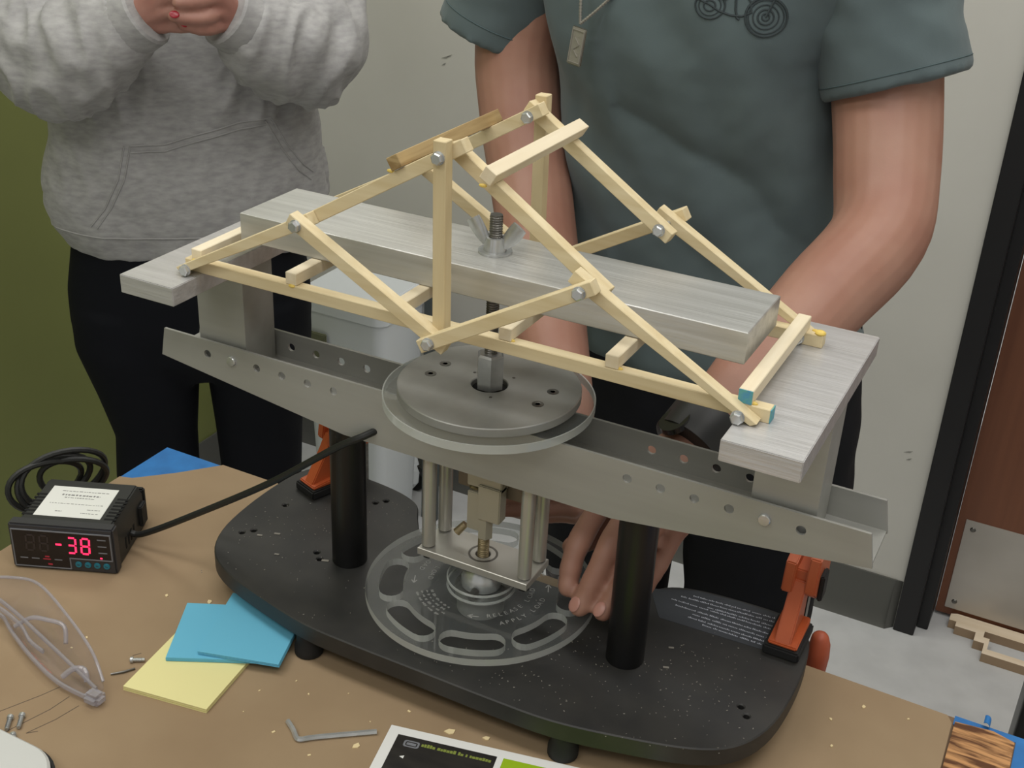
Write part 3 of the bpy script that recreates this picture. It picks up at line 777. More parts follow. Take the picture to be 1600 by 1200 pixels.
# screws
def screw(name, p, ang, L_, label, group):
    s_ = root(name, (p[0], p[1], 0), label, 'screw', group)
    d = Vector((math.cos(ang), math.sin(ang), 0)); q = Vector((p[0], p[1], 2.4))
    MB().tube([q, q + d * 0.5, q + d * 2.6, q + d * 3], [1.5, 2.6, 2.6, 2.2], 12).build('screw_head', 'steel', s_)
    sh = MB().cyl(q + d * 3, q + d * L_, 1.5, 1.5, 10)
    for k in range(int((L_ - 5) / 0.9)):
        c_ = q + d * (4 + k * 0.9); sh.tube([c_, c_ + d * 0.3, c_ + d * 0.6], [1.5, 1.9, 1.5], 8)
    sh.build('screw_shank', 'steel', s_)
screw('screw', (-236, -167), 0.55, 12, 'small zinc screw beside the yellow sticky pad', None)
screw('screw', (-268, -262), -0.95, 15, 'left of two parallel zinc screws at the lower left', None)
screw('screw', (-262, -256), -0.95, 15, 'right of two parallel zinc screws at the lower left', None)
screw('screw', (-252, -275), -0.55, 16, 'dark screw touching the pale grey case at lower left', None)
nl = MB().tube([(-238, -187, 1.2), (-231, -180, 1.4), (-226, -172, 1.2)], [0.8, 1.0, 0.8], 8)
single(nl, 'wire_offcut', 'darksteel', (-232, -180, 0), 'dark bit of wire beside the yellow sticky pad corner', 'wire')
# pale rounded case at lower left corner
pc = MB().merge(outline_mesh([rrect(-412, -182, -514, -284, 34, 10)], 0.2, 16, 2.0))
pcr = root('grey_case', (-300, -400, 0), 'pale grey rounded case corner at the lower left edge', 'case')
pc.build('case_lid', 'grey_plastic', pcr)
MB().merge(outline_mesh([rrect(-415, -179, -517, -281, 37, 10), rrect(-412.5, -181.5, -514.5, -283.5, 34, 10)], 0.2, 9)).build('case_gasket', 'blackmat', pcr)
# brochure
ba = math.radians(12.2); Bm = Matrix.Translation((-11, -122, 0)) @ Matrix.Rotation(ba, 4, 'Z')
br = root('brochure', (-11, -122, 0), 'white bordered brochure with black and green panels at bottom edge', 'brochure')
MB().box(0, 216, -150, 0, 0.1, 0.7, Bm).build('sheet', 'paper', br)
pb = MB().box(8.5, 88, -142, -8, 0.7, 0.8, Bm).build('black_panel', 'printblack', br)
pg = MB().box(93, 205, -142, -8, 0.7, 0.8, Bm).build('green_panel', 'printgreen', br)
tx = MB(); rr = random.Random(9); x = 29.5
while x < 84:
    wd = rr.uniform(1.4, 2.4); tx.box(x, x + wd, -15.6, -15.6 + rr.uniform(2.2, 3.6), 0.8, 0.86, Bm); x += wd + rr.choice([0.4, 0.4, 0.5, 1.8])
tx.build('panel_lettering', 'printolive', pb)
lg = MB().merge(outline_mesh([rrect(15.5, 28, -19, -12, 2, 3), rrect(17, 26.5, -17.8, -13.2, 1.4, 3)], 0.8, 0.87), Bm)
lg.box(18, 25.5, -16.8, -14.2, 0.8, 0.87, Bm); lg.build('panel_logo', 'grey_line', pb)
MB().prism([(17, -30), (20.5, -28.2), (20.5, -31.6)], 0.8, 0.86, Bm).build('panel_mark', 'paper', pb)
# wood chips on the table
ch = MB(); rr = random.Random(21)
for _ in range(46):
    x, y = rr.uniform(-300, 130), rr.uniform(-190, -60)
    if -262 < x < -125 and y > -196: continue
    if x > -130 and y > -100: continue
    if x > -14 and y < -112: continue
    s_ = rr.uniform(0.5, 1.7); an = rr.uniform(0, 3.1)
    ch.bar((x, y, 0.3), (x + s_ * 1.6 * math.cos(an), y + s_ * 1.6 * math.sin(an), 0.4), s_, 0.5)
for x, y, s_ in ((290, 60, 1.6), (310, 88, 2.2), (345, 92, 1.2), (298, 30, 1.6), (-232, -72, 3), (32, -106, 4.5), (-22, -155, 3.5), (60, -98, 3)):
    an = rr.uniform(0, 3.1); ch.prism([(x + s_ * k * math.cos(an + q), y + s_ * k * math.sin(an + q)) for q, k in ((0, 1.1), (1.3, 0.7), (2.6, 1.0), (4.1, 0.6), (5.2, 0.8))], 0.05, 0.9)
ch = single(ch, 'wood_chips', 'chip', (0, -120, 0), 'tiny pale wood chips scattered over the brown board', 'chips', smooth=False); ch['kind'] = 'stuff'
pl = MB()
for pts in ([(-262, -216), (-268, -232), (-282, -262)], [(-248, -222), (-250, -240), (-262, -280)], [(-234, -226), (-238, -246), (-246, -268), (-240, -262)], [(-240, -160), (-236, -154)]):
    for a_, b_ in zip(pts, pts[1:]): pl.bar((a_[0], a_[1], 0.05), (b_[0], b_[1], 0.05), 0.7, 0.08)
tag_ = single(pl, 'pencil_lines', 'pencil', (-250, -240, 0), 'thin dark pencil lines drawn on the brown board', 'drawing'); tag_['kind'] = 'stuff'

# safety glasses : clear wrap-around shield standing on its edge
G = root('safety_glasses', (-320, -170, 0), 'clear plastic safety glasses lying on the brown board', 'safety glasses')
top = catmull([Vector(p) for p in ((-412, -196, 26), (-392, -176, 31), (-366, -163, 34), (-340, -159, 34), (-290, -177, 33), (-248, -194, 26), (-226, -206, 13))], 5, close=False)
bot = catmull([Vector(p) for p in ((-404, -204, 14), (-386, -190, 9), (-366, -182, 7), (-341, -193, 7), (-303, -208, 7), (-262, -219, 6), (-224, -220, 5))], 5, close=False)
sh = MB(); rings = []; mids = []
for k, (a_, b_) in enumerate(zip(top, bot)):
    f_ = math.sin(math.pi * k / (len(top) - 1))
    m1 = a_ * 0.78 + b_ * 0.22 + Vector((2, 5, -9)) * (0.4 + 0.6 * f_); m2 = a_ * 0.5 + b_ * 0.5 + Vector((0, 1, 0)); m2.z = 2.2; m3 = a_ * 0.2 + b_ * 0.8; m3.z = 2.4
    d_ = Vector((0.1, 0.5, 0.85)).normalized() * 1.5; mids.append(m2)
    outer = [a_, m1, m2, m3, b_]
    rings.append(outer + [q + Vector((0, -0.4, 1.4)) for q in reversed(outer)])
sh.loft(rings); sh.build('lens_shield', 'lens', G)
MB().tube(top, 1.3, 8).build('upper_rim', 'lens_edge', G)
MB().tube(bot, 1.5, 8, flat=1.6).build('lower_rim', 'lens_edge', G)
for pts in ([(-228, -212, 9), (-262, -205, 15), (-300, -196, 19), (-344, -184, 20), (-386, -176, 22)],
            [(-404, -200, 20), (-372, -186, 20), (-335, -189, 15), (-314, -198, 12), (-296, -201, 10)]):
    MB().tube(catmull([Vector(p) for p in pts], 4, close=False), [1.3] * (4 * (len(pts) - 1) + 1), 8, flat=1.8).build('temple_arm', 'lens_edge', G)
MB().box(-233, -217, -224, -211, 1, 11).build('hinge_block', 'lens_edge', G, bevel=3)
MB().tube(catmull([Vector(p) for p in ((-338, -191, 12), (-326, -184, 21), (-312, -180, 22), (-296, -177, 20), (-286, -186, 12))], 4, close=False), 1.9, 8).build('nose_piece', 'lens_edge', G)
MB().tube(catmull([Vector(p) for p in ((-262, -214, 8), (-256, -208, 14), (-248, -204, 14), (-242, -208, 7))], 4, close=False), 2.4, 8).build('nose_pad', 'lens_edge', G)

# ------------------------------------------------------------------ background things
jg = outline_mesh([[(318, 1478), (318, 1456), (332, 1456), (332, 1440), (372, 1440), (372, 1412), (392, 1412), (392, 1378), (640, 1378), (640, 1484), (330, 1484)],
                   [(400, 1396), (400, 1432), (388, 1432), (388, 1452), (620, 1452), (620, 1396)]], FLOOR + 0.5, FLOOR + 20)
bm = bmesh.new(); bm.from_mesh(jg)
for f in bm.faces: f.material_index = 1 if abs(f.normal.z) < 0.5 else 0
bm.to_mesh(jg); bm.free()
jm = MB(); jm.merge(jg); jm.mi = [p.material_index for p in jg.polygons]
single(jm, 'plywood_cutout', ['birch', 'ply_edge'], (480, 1430, FLOOR + 0.5), 'notched plywood frame lying on the floor by the door', 'plywood', smooth=False)
# white waste bin, chair caster
bn = root('waste_bin', (-905, 1190, FLOOR), 'white plastic waste bin behind the wooden bridge', 'bin')
bb_ = MB()
def rr_ring(cx, cy, hx_, hy_, r, z):
    return [Vector((cx + x, cy + y, z)) for x, y in rrect(-hx_, hx_, -hy_, hy_, r, 5)]
bb_.loft([rr_ring(-905, 1190, 82, 72, 24, FLOOR + 1), rr_ring(-905, 1190, 100, 90, 26, -330)])
bb_.build('bin_body', 'binwhite', bn)
MB().loft([rr_ring(-905, 1190, 104, 94, 28, -330), rr_ring(-905, 1190, 104, 94, 28, -300), rr_ring(-905, 1190, 92, 82, 30, -284)]).build('bin_lid', 'binwhite', bn, bevel=2)
MB().box(-1004, -935, 1091, 1098, -430, -372).build('olive_patch', 'binolive', bn, bevel=2)  # olive rectangle set on the front of the bin
single(MB().box(-800, -762, 1250, 1262, FLOOR, -300), 'grey_strip', 'bingrey', (-781, 1256, FLOOR), 'narrow dark grey upright strip right of the white bin', 'board', bevel=1)  # thin slab for the dark grey strip beside the bin
cs_ = root('chair_caster', (-872, 1345, FLOOR), 'pale chair leg ending in a black and grey caster', 'caster')
MB().lathe([(26, -9), (28, -6), (28, 6), (26, 9)], n=28).build('caster_wheel', 'blackmat', cs_)
cs_.children[0].matrix_basis = Matrix.Translation(Vector((0, 0, 29)) * MM) @ Matrix.Rotation(math.radians(90), 4, 'X') @ Matrix.Rotation(0, 4, 'Z')
for v in cs_.children[0].data.vertices: v.co += Vector(cs_['_off']) * MM
MB().tube([(-872, 1318, FLOOR + 22), (-866, 1316, FLOOR + 40), (-868, 1322, FLOOR + 60), (-874, 1335, FLOOR + 66)], [10, 17, 17, 10], 12).build('caster_hood', 'binwhite', cs_)
MB().tube([(-874, 1345, FLOOR + 62), (-890, 1350, FLOOR + 90), (-960, 1356, FLOOR + 150)], [10, 13, 16], 12).build('chair_leg', 'binwhite', cs_)
MB().tube([(-930, 1300, FLOOR + 30), (-900, 1310, FLOOR + 150)], [9, 12], 12).build('chair_leg', 'binwhite', cs_)
bk = MB().loft([rr_ring(492, 560, 50, 60, 8, FLOOR), rr_ring(492, 560, 50, 60, 8, -80)])
single(bk, 'black_stand', 'black', (492, 560, FLOOR), 'black upright stand at the right picture edge behind the table', 'stand', bevel=2)

# ------------------------------------------------------------------ people
def ering(cx, cy, rx, ry, z, n=44, p=2.3, tilt=0.0):
    out = []
    for i in range(n):
        t = 2 * math.pi * i / n; c, s = math.cos(t), math.sin(t)
        x = rx * math.copysign(abs(c) ** (2 / p), c); y = ry * math.copysign(abs(s) ** (2 / p), s)
        out.append(Vector((cx + x, cy + y, z + tilt * x)))
    return out

def solid(mb, name, m, parent, voxel=4.0, smooth=6, disp=None):
    """fuse overlapping closed lofts into one continuous skin"""
    off = Vector(parent['_off'])
    me = mb.mesh('tmp', off)
    ob = bpy.data.objects.new('tmp', me); COL.objects.link(ob)
    md = ob.modifiers.new('r', 'REMESH'); md.mode = 'VOXEL'; md.voxel_size = voxel * MM; md.adaptivity = 0
    if smooth:
        sm = ob.modifiers.new('s', 'SMOOTH'); sm.factor = 0.5; sm.iterations = smooth
    dg = bpy.context.evaluated_depsgraph_get()
    me2 = bpy.data.meshes.new_from_object(ob.evaluated_get(dg))
    bpy.data.objects.remove(ob); bpy.data.meshes.remove(me)
    if disp:
        nrm = [v.normal.copy() for v in me2.vertices]
        for v, n_ in zip(me2.vertices, nrm):
            v.co = v.co + n_ * disp(v.co / MM + off) * MM
    me2.name = name; me2.shade_smooth(); me2.materials.clear(); me2.materials.append(M[m])
    o = bpy.data.objects.new(name, me2); COL.objects.link(o); o.parent = parent; o['_off'] = list(off)
    return o

def bvh_of(o):
    off = Vector(o['_off'])
    return BVHTree.FromPolygons([v.co / MM + off for v in o.data.vertices], [tuple(p.vertices) for p in o.data.polygons])

def drape(bvh, pts, d, back=300, lift=0.4):
    out = []; d = Vector(d).normalized()
    for p in pts:
        h = bvh.ray_cast(Vector(p) - d * back, d)
        if h[0] is not None: out.append(h[0] - d * lift)
    return out

def finger(mb, pts, r0, r1):
    P = catmull([Vector(p) for p in pts], 4, close=False); m = len(P)
    rr = []
    for i in range(m):
        t = i / (m - 1); r = r0 + (r1 - r0) * t
        r *= 1 + 0.05 * math.cos(t * 6 * math.pi)
        rr.append(r)
    mb.tube(P, rr, 12, round_end=True)

def nail(parent, tip, prev, up, m='nail', w=5.2, l=6.5):
    tip, prev, up = Vector(tip), Vector(prev), Vector(up)
    d = (tip - prev).normalized(); up = (up - d * up.dot(d)).normalized(); s = d.cross(up)
    mt = Matrix((s, d, up)).transposed().to_4x4()
    mb = MB(); mb.ball((0, 0, 0), (w, l, 0.9), 14, 8)
    mb.v = [mt @ v + tip + up * 7.9 - d * 0.5 for v in mb.v]
    mb.build('fingernail', m, parent)

def head(body, features, c, tilt, female=False):
    """c centre of head, tilt matrix (local -y is the face)"""
    T_ = lambda x, y, z: Vector(c) + tilt @ Vector((x, y, z))
    rows = [(-112, 18, 22, -52), (-104, 34, 36, -44), (-88, 48, 56, -32), (-62, 60, 74, -18), (-30, 67, 86, -6), (0, 71, 92, 0), (34, 73, 95, 2), (66, 67, 88, 4), (92, 50, 68, 6), (108, 28, 38, 8), (114, 10, 14, 8)]
    body.loft([[T_(rx * math.cos(2 * math.pi * i / 24), cy + ry * math.sin(2 * math.pi * i / 24), z) for i in range(24)] for z, rx, ry, cy in rows])
    body.tube([T_(0, -90, 14), T_(0, -100, -8), T_(0, -108, -26), T_(0, -98, -34)], [7, 9, 11, 8], 10, round_end=True)
    for s in (-1, 1):
        body.tube([T_(s * 70, 6, -26), T_(s * 76, 12, -6), T_(s * 78, 14, 14), T_(s * 72, 8, 26)], [6, 9, 10, 6], 10, round_end=True, flat=1.4)
    features.append((T_, tilt))

def face(person, feats):
    T_, tilt = feats[0]
    for s in (-1, 1):
        e = MB().ball(T_(s * 31, -79, 4), (12, 10, 7), 16, 10).build('eye', 'eye', person)
        MB().ball(T_(s * 31, -87.5, 3), (5.5, 2.4, 5.5), 12, 8).build('iris', 'iris', e)
        MB().tube([T_(s * 14, -92, 24), T_(s * 30, -94, 30), T_(s * 48, -82, 24)], [2.5, 4, 2], 8).build('eyebrow', 'hair', person)
    MB().tube([T_(-24, -80, -60), T_(-8, -92, -57), T_(8, -92, -57), T_(24, -80, -60)], [3, 6, 6, 3], 10).build('mouth', 'lips', person)

# ---- standing man in the tee shirt
P1 = root('person', (15, 505, FLOOR), 'person in slate green tee shirt turning the hand wheel behind the bridge', 'person')
sb = MB()
sb.tube([(5, 500, 60), (0, 470, 350), (-8, 445, 520), (-8, 428, 600)], [70, 70, 72, 66], 20)
sb.tube([(-8, 428, 580), (-12, 412, 650), (-16, 396, 700)], [66, 58, 56], 18)
feats1 = []
head(sb, feats1, (-18, 366, 772), Matrix.Rotation(0.45, 3, 'X'))
LARM = [(146, 448, 545), (178, 432, 425), (200, 392, 350), (210, 344, 306), (186, 270, 268), (158, 196, 223), (136, 134, 187)]
sb.tube(catmull([Vector(p) for p in LARM], 5, close=False), [x for x in __import__('itertools').chain.from_iterable([[a + (b - a) * k / 5 for k in range(5)] for a, b in zip([56, 51, 48, 44, 41, 36], [51, 48, 44, 41, 36, 27])])] + [27], 22, round_end=True)
sb.tube(catmull([Vector(p) for p in [(-180, 452, 545), (-206, 440, 420), (-194, 424, 345), (-152, 378, 264), (-78, 272, 188), (-8, 172, 134)]], 5, close=False), [x for x in __import__('itertools').chain.from_iterable([[a + (b - a) * k / 5 for k in range(5)] for a, b in zip([58, 47, 45, 43, 38], [47, 45, 43, 38, 27])])] + [27], 22, round_end=True)
# left hand on the wheel rim
Wl = (134, 130, 184)
FL = {'index': [(77, 67, 136), (70, 35, 108), (70, 22, 89), (72.5, 14, 78)],
      'middle': [(105, 62, 144), (99, 31, 120), (93, 13, 90), (88.5, 2, 72.5)],
      'ring': [(125, 63, 139), (119, 32, 108), (112.6, 15, 85), (107.6, 5, 72.5)],
      'pinky': [(141, 71, 128), (134, 49, 100), (128, 35, 80), (124, 27, 69)]}
for k, pts in FL.items():
    sb.tube([Wl, (Vector(Wl) + Vector(pts[0])) / 2 + Vector((0, 3, 6)), pts[0]], [19, 15, 11], 12, round_end=True)
    finger(sb, pts, *{'index': (10.8, 8.6), 'middle': (10.9, 8.6), 'ring': (10.2, 7.9), 'pinky': (9.2, 7.2)}[k])
finger(sb, [(118, 112, 162), (92, 88, 122), (70, 62, 98), (60, 47, 93)], 14, 9)
# right hand behind the load frame
Wr = (-8, 170, 133)
FR = {'index': [(24, 112, 102), (0, 98, 100), (-18, 93, 95), (-30, 90, 90)],
      'middle': [(30, 114, 86), (2, 101, 82), (-18, 97, 77), (-31, 95, 73)],
      'ring': [(28, 122, 74), (2, 110, 71), (-16, 105, 71), (-27, 103, 71)],
      'pinky': [(22, 132, 72), (0, 122, 71), (-14, 117, 71), (-22, 115, 71)]}
for k, pts in FR.items():
    sb.tube([Wr, (Vector(Wr) + Vector(pts[0])) / 2 + Vector((4, 0, 4)), pts[0]], [19, 15, 11], 12, round_end=True)
    finger(sb, pts, 9.6, 7.6)
finger(sb, [(-4, 152, 114), (-26, 124, 92), (-38, 104, 80), (-44, 92, 76)], 13, 9)
solid(sb, 'body', 'skin', P1, 2.6, 4)
nail(P1, FL['middle'][3], FL['middle'][2], (-0.35, -0.8, 0.5))
nail(P1, FL['ring'][3], FL['ring'][2], (-0.25, -0.85, 0.5), w=4.8)
face(P1, feats1)
T_, tl = feats1[0]
hr = MB(); hr.loft([[T_(rx * math.cos(2 * math.pi * i / 24), cy + ry * math.sin(2 * math.pi * i / 24), z) for i in range(24)] for z, rx, ry, cy in ((-10, 70, 62, 42), (30, 78, 84, 22), (60, 76, 92, 10), (92, 60, 78, 6), (114, 36, 46, 8), (122, 10, 12, 8))])
solid(hr, 'hair', 'hair', P1, 5, 4, lambda p: 3 * noise.noise(p * 0.06))
# shirt
ts = MB()
ts.loft([ering(16, 508, 180, 110, 84), ering(16, 506, 182, 113, 96), ering(6, 498, 166, 114, 200), ering(-6, 482, 154, 118, 330), ering(-10, 460, 154, 121, 430), ering(-8, 444, 172, 113, 510), ering(-8, 432, 172, 97, 570), ering(-8, 425, 134, 80, 612), ering(-8, 419, 78, 66, 636)])
def shirt_w(p):
    a = noise.noise(Vector((p.x * 0.012 + p.z * 0.008, p.y * 0.006, p.z * 0.006 - p.x * 0.004)) * 1.3) * 7
    b = noise.noise(Vector((p.x * 0.03, p.y * 0.02, p.z * 0.009 + p.x * 0.012)) + Vector((9, 3, 1))) * 3.2
    c = noise.noise(p * 0.05) * 0.9
    f = (p.x - 40) * 0.55 + (p.z - 330) * 0.83; g = abs(math.sin(f * 0.021 + 0.6 * noise.noise(p * 0.01)))
    d = -4.5 * (1 - g) ** 3 if (p.x > -60 and 120 < p.z < 440) else 0
    return a * 1.2 + b + c + d
shirt = solid(ts, 'tee_shirt', 'shirt', P1, 5.0, 8, shirt_w)
for cps, rr_ in ((((95, 447, 566), (140, 444, 532), (164, 438, 480), (187, 431, 423)), [52, 58, 64, 69, 72, 73, 73, 72, 70, 68, 68, 68, 68]),
                 (((-120, 450, 566), (-178, 450, 524), (-220, 443, 460), (-240, 438, 410)), [50, 56, 62, 66, 68, 69, 68, 66, 64, 62, 61, 60, 60])):
    sl = MB().tube(catmull([Vector(p) for p in cps], 4, close=False), rr_, 28)
    sl = solid(sl, 'sleeve', 'shirt', P1, 4.5, 5, lambda p: noise.noise(Vector((p.x * 0.02 + p.z * 0.03, p.y * 0.02, p.z * 0.016 - p.x * 0.02))) * 5 * min(1, max(0.15, (p.z - 415) / 60)) + noise.noise(p * 0.045) * 0.8)
    sl.parent = shirt
    sleeves = globals().setdefault('sleeves', []); sleeves.append(bvh_of(sl))
sv = bvh_of(shirt)
# sleeve hem stitching
for k_, (cpt, ax, r) in enumerate((((182, 433, 435), Vector((0.36, -0.1, -0.93)), 69), ((-233.5, 440, 431), Vector((-0.34, -0.08, -0.94)), 62))):
    x, y, d = frame_from(ax); pts = []
    for i in range(48):
        t = 2 * math.pi * i / 48; rd = x * math.cos(t) + y * math.sin(t)
        h = sleeves[k_].ray_cast(Vector(cpt) + rd * 130, -rd)
        if h[0] is not None and (h[0] - Vector(cpt)).length < 92: pts.append(h[0] + rd * 0.1)
    if len(pts) > 8: MB().tube(pts, 0.7, 6, close=True).build('hem_seam', 'shirt_line', shirt)
# motorcycle print on the chest
pr_ = MB()
def line(pts, r=0.9, close=False):
    q = drape(sv, [Vector((x, 300, z)) for x, z in pts], (0, 1, 0), 150, 0.2)
    if len(q) > 2: pr_.tube(q, r, 6, close=close)
def ell(cx, cz, rx, rz, r=0.9, a0=0, a1=360):
    n_ = 28; line([(cx + rx * math.cos(math.radians(a0 + (a1 - a0) * i / n_)), cz + rz * math.sin(math.radians(a0 + (a1 - a0) * i / n_))) for i in range(n_ + (0 if a1 - a0 == 360 else 1))], r, a1 - a0 == 360)
wx, wz = 80, 484
for r_, t_ in ((17, 1.2), (14.5, 0.7), (10.5, 0.7), (6.5, 0.9), (3, 0.8)): ell(wx, wz, r_, r_, t_)
sx_, sz_ = 32, 490
for r_, t_ in ((11.5, 1.0), (8.5, 0.6), (4.5, 0.8)): ell(sx_, sz_, r_ * 1.1, r_, t_)
line([(17, 497), (24, 494), (32, 491), (40, 486), (50, 483), (60, 483), (68, 487), (66, 496), (58, 505), (48, 510)], 1.0)
line([(52, 510), (53, 500), (54, 488), (56, 481), (58, 480)], 1.2)
line([(80, 484), (86, 500), (90, 518), (94, 532)], 1.2)
line([(17, 500), (28, 508), (42, 514), (60, 520), (78, 522), (92, 530)], 1.2)
line([(40, 514), (50, 524), (64, 528), (76, 522)], 1.0)
pr_.build('motorcycle_print', 'print', shirt)
pw = MB(); q = drape(sv, [Vector((x, 300, z)) for x, z in ((38, 500), (42, 498), (46, 497))], (0, 1, 0), 150, 0.3)
if len(q) > 1: pw.tube(q, [1.6, 2.4, 1.4], 8).build('print_highlight', 'print_w', shirt)
# trousers
tr = MB()
tr.loft([ering(12, 506, 172, 106, 150), ering(15, 508, 176, 110, 100), ering(18, 512, 188, 118, 0), ering(18, 514, 190, 120, -70), ering(18, 514, 160, 100, -110)])
for cx in (108, -72):
    tr.loft([ering(cx, 512, 84, 100, 0), ering(cx, 512, 88, 102, -90), ering(cx + (4 if cx > 0 else -4), 512, 80, 92, -220), ering(cx, 514, 68, 74, -420), ering(cx, 522, 62, 68, -620), ering(cx, 528, 60, 66, -810)])
solid(tr, 'trousers', 'jeans', P1, 6.0, 6, lambda p: noise.noise(Vector((p.x * 0.015, p.y * 0.02, p.z * 0.02))) * 4)
for cx in (108, -72):
    MB().loft([ering(cx, 480, 46, 126, FLOOR + 1), ering(cx, 480, 48, 128, FLOOR + 20), ering(cx, 492, 44, 112, FLOOR + 48), ering(cx, 524, 40, 66, FLOOR + 74)]).build('shoe', 'shoe', P1, bevel=0)
# watch
wd_ = (Vector((158, 196, 223)) - Vector((136, 134, 187))).normalized(); wc = Vector((133, 127, 183))
wt = MB(); x, y, d = frame_from(wd_); ringp = []
for o_, r_ in ((-17, 31.5), (-16, 33.5), (16, 35), (17, 33)):
    ringp.append([wc + d * o_ + x * r_ * math.cos(2 * math.pi * i / 36) + y * r_ * math.sin(2 * math.pi * i / 36) for i in range(36)])
wb = wt.loft(ringp).build('watch', 'watch', P1)
fc = wc - x * 0 + (Vector((-0.5, -0.62, 0.6)).normalized()) * 33
fn = (Vector((-0.5, -0.62, 0.6)) - wd_ * Vector((-0.5, -0.62, 0.6)).dot(wd_)).normalized()
MB().cyl(fc - fn * 3, fc + fn * 1.5, 15, 14, 30).build('watch_face', 'phone', wb)
# necklace
nk = MB()
def chain(pts):
    P = catmull([Vector(p) for p in pts], 10, close=False)
    for i in range(len(P) - 1):
        nk.tube([P[i], P[i] * 0.25 + P[i + 1] * 0.75], [1.5, 1.5], 6)
        nk.tube([P[i] * 0.5 + P[i + 1] * 0.5, P[i + 1]], [0.9, 0.9], 6)
chain([(-90, 330, 459), (-92, 332, 485), (-93, 338, 520), (-88, 346, 570), (-78, 372, 620), (-66, 410, 648)])
chain([(-90, 330, 459), (-70, 332, 478), (-48, 334, 502), (-20, 338, 540), (20, 356, 590), (48, 390, 640), (50, 412, 650)])
nkl = nk.build('necklace', 'chain', P1)
tg = MB(); mt = Matrix.Translation((-92, 330, 438)) @ Matrix.Rotation(0.12, 4, 'Y') @ Matrix.Rotation(-0.2, 4, 'Z')
tg.box(-8.5, 8.5, -1.2, 1.2, -18, 18, mt)
pend = tg.build('pendant', 'silver', nkl, bevel=1.2)
tf = MB()
for a_, b_ in (((-6.5, -15), (6.5, -15)), ((6.5, -15), (6.5, 15)), ((6.5, 15), (-6.5, 15)), ((-6.5, 15), (-6.5, -15)), ((-3, 8), (3, 2)), ((3, 2), (-3, -3)), ((-3, -3), (3, -9))):
    tf.bar(mt @ Vector((a_[0], -1.5, a_[1])), mt @ Vector((b_[0], -1.5, b_[1])), 0.8, 0.8)
tf.build('pendant_relief', 'chain', nkl)

# ---- person in the grey hoodie
WP = Vector((-830, 600, 0)); wn_ = Vector((0.6702, -0.7422, 0)); wr_ = Vector((0.7422, 0.6702, 0))
def U(u, d, z): return WP + wr_ * u + wn_ * d + Vector((0, 0, z))
P2 = root('person', (-830, 600, FLOOR), 'person in heather grey hoodie and black leggings holding a phone', 'person')
def uring(cu, cd, hu, hd, z, n=44, p=2.3, tilt=0.0):
    out = []
    for i in range(n):
        t = 2 * math.pi * i / n; c, s = math.cos(t), math.sin(t)
        a = hu * math.copysign(abs(c) ** (2 / p), c)
        out.append(U(cu + a, cd + hd * math.copysign(abs(s) ** (2 / p), s), z + tilt * a))
    return out
hb = MB()
hb.tube([U(5, 0, 50), U(5, 0, 300), U(5, 0, 430)], [100, 110, 90], 20)
hb.tube([U(5, 0, 420), U(5, 4, 500), U(5, 14, 540)], [58, 52, 50], 18)
feats2 = []
tilt2 = Matrix(((wr_.x, -wn_.x, 0), (wr_.y, -wn_.y, 0), (0, 0, 1))) @ Matrix.Rotation(0.4, 3, 'X')
head(hb, feats2, U(5, 42, 618), tilt2)
SL = [(-168, 0, 440), (-176, 60, 360), (-148, 122, 306), (-94, 168, 332), (-44, 198, 368)]
SR = [(178, 0, 440), (190, 60, 365), (176, 122, 310), (126, 168, 332), (82, 198, 366)]
for S_ in (SL, SR):
    hb.tube(catmull([U(*p) for p in S_], 5, close=False), [36] * 10 + [34] * 5 + [30] * 5 + [27], 18, round_end=True)
def whand(wst, mcps, mid, tips, thumb):
    for m_, k, t_ in zip(mcps, mid, tips):
        hb.tube([U(*wst), U(*m_)], [20, 11], 12, round_end=True)
        finger(hb, [U(*m_), U(*k), U(*t_)], 9.4, 7.4)
    finger(hb, [U(*p) for p in thumb], 12, 8.5)
whand((-40, 200, 370), [(-8, 216, 366), (-8, 226, 384), (-6, 230, 402), (-6, 230, 418)], [(20, 226, 366), (22, 238, 386), (24, 240, 404), (22, 240, 420)], [(42, 220, 370), (42, 236, 390), (44, 240, 408), (40, 240, 424)], [(-24, 214, 392), (-2, 236, 416), (14, 240, 430)])
whand((78, 200, 368), [(62, 224, 368), (58, 232, 384), (56, 236, 402), (54, 236, 418)], [(40, 244, 366), (36, 252, 380), (30, 254, 400), (30, 254, 416)], [(14, 246, 372), (4, 252, 383), (10, 256, 400), (10, 254, 416)], [(66, 214, 392), (48, 240, 416), (34, 246, 430)])
solid(hb, 'body', 'skin2', P2, 3.0, 3)
nail(P2, U(4, 252, 383), U(36, 252, 380), wn_ * 0.9 + Vector((0, 0, 0.5)), 'nailred', 4.6, 6)
nail(P2, U(14, 246, 372), U(40, 244, 366), wn_ * 0.9 + Vector((0, 0, 0.4)), 'nailred', 4.2, 5)
face(P2, feats2)
T_, tl = feats2[0]
hr = MB(); hr.loft([[T_(rx * math.cos(2 * math.pi * i / 24), cy + ry * math.sin(2 * math.pi * i / 24), z) for i in range(24)] for z, rx, ry, cy in ((-170, 70, 34, 62), (-90, 80, 46, 56), (-10, 82, 70, 42), (30, 82, 88, 22), (60, 80, 96, 10), (92, 64, 82, 6), (116, 38, 48, 8), (124, 10, 12, 8))])
solid(hr, 'hair', 'hair', P2, 5, 4, lambda p: 3 * noise.noise(p * 0.05))
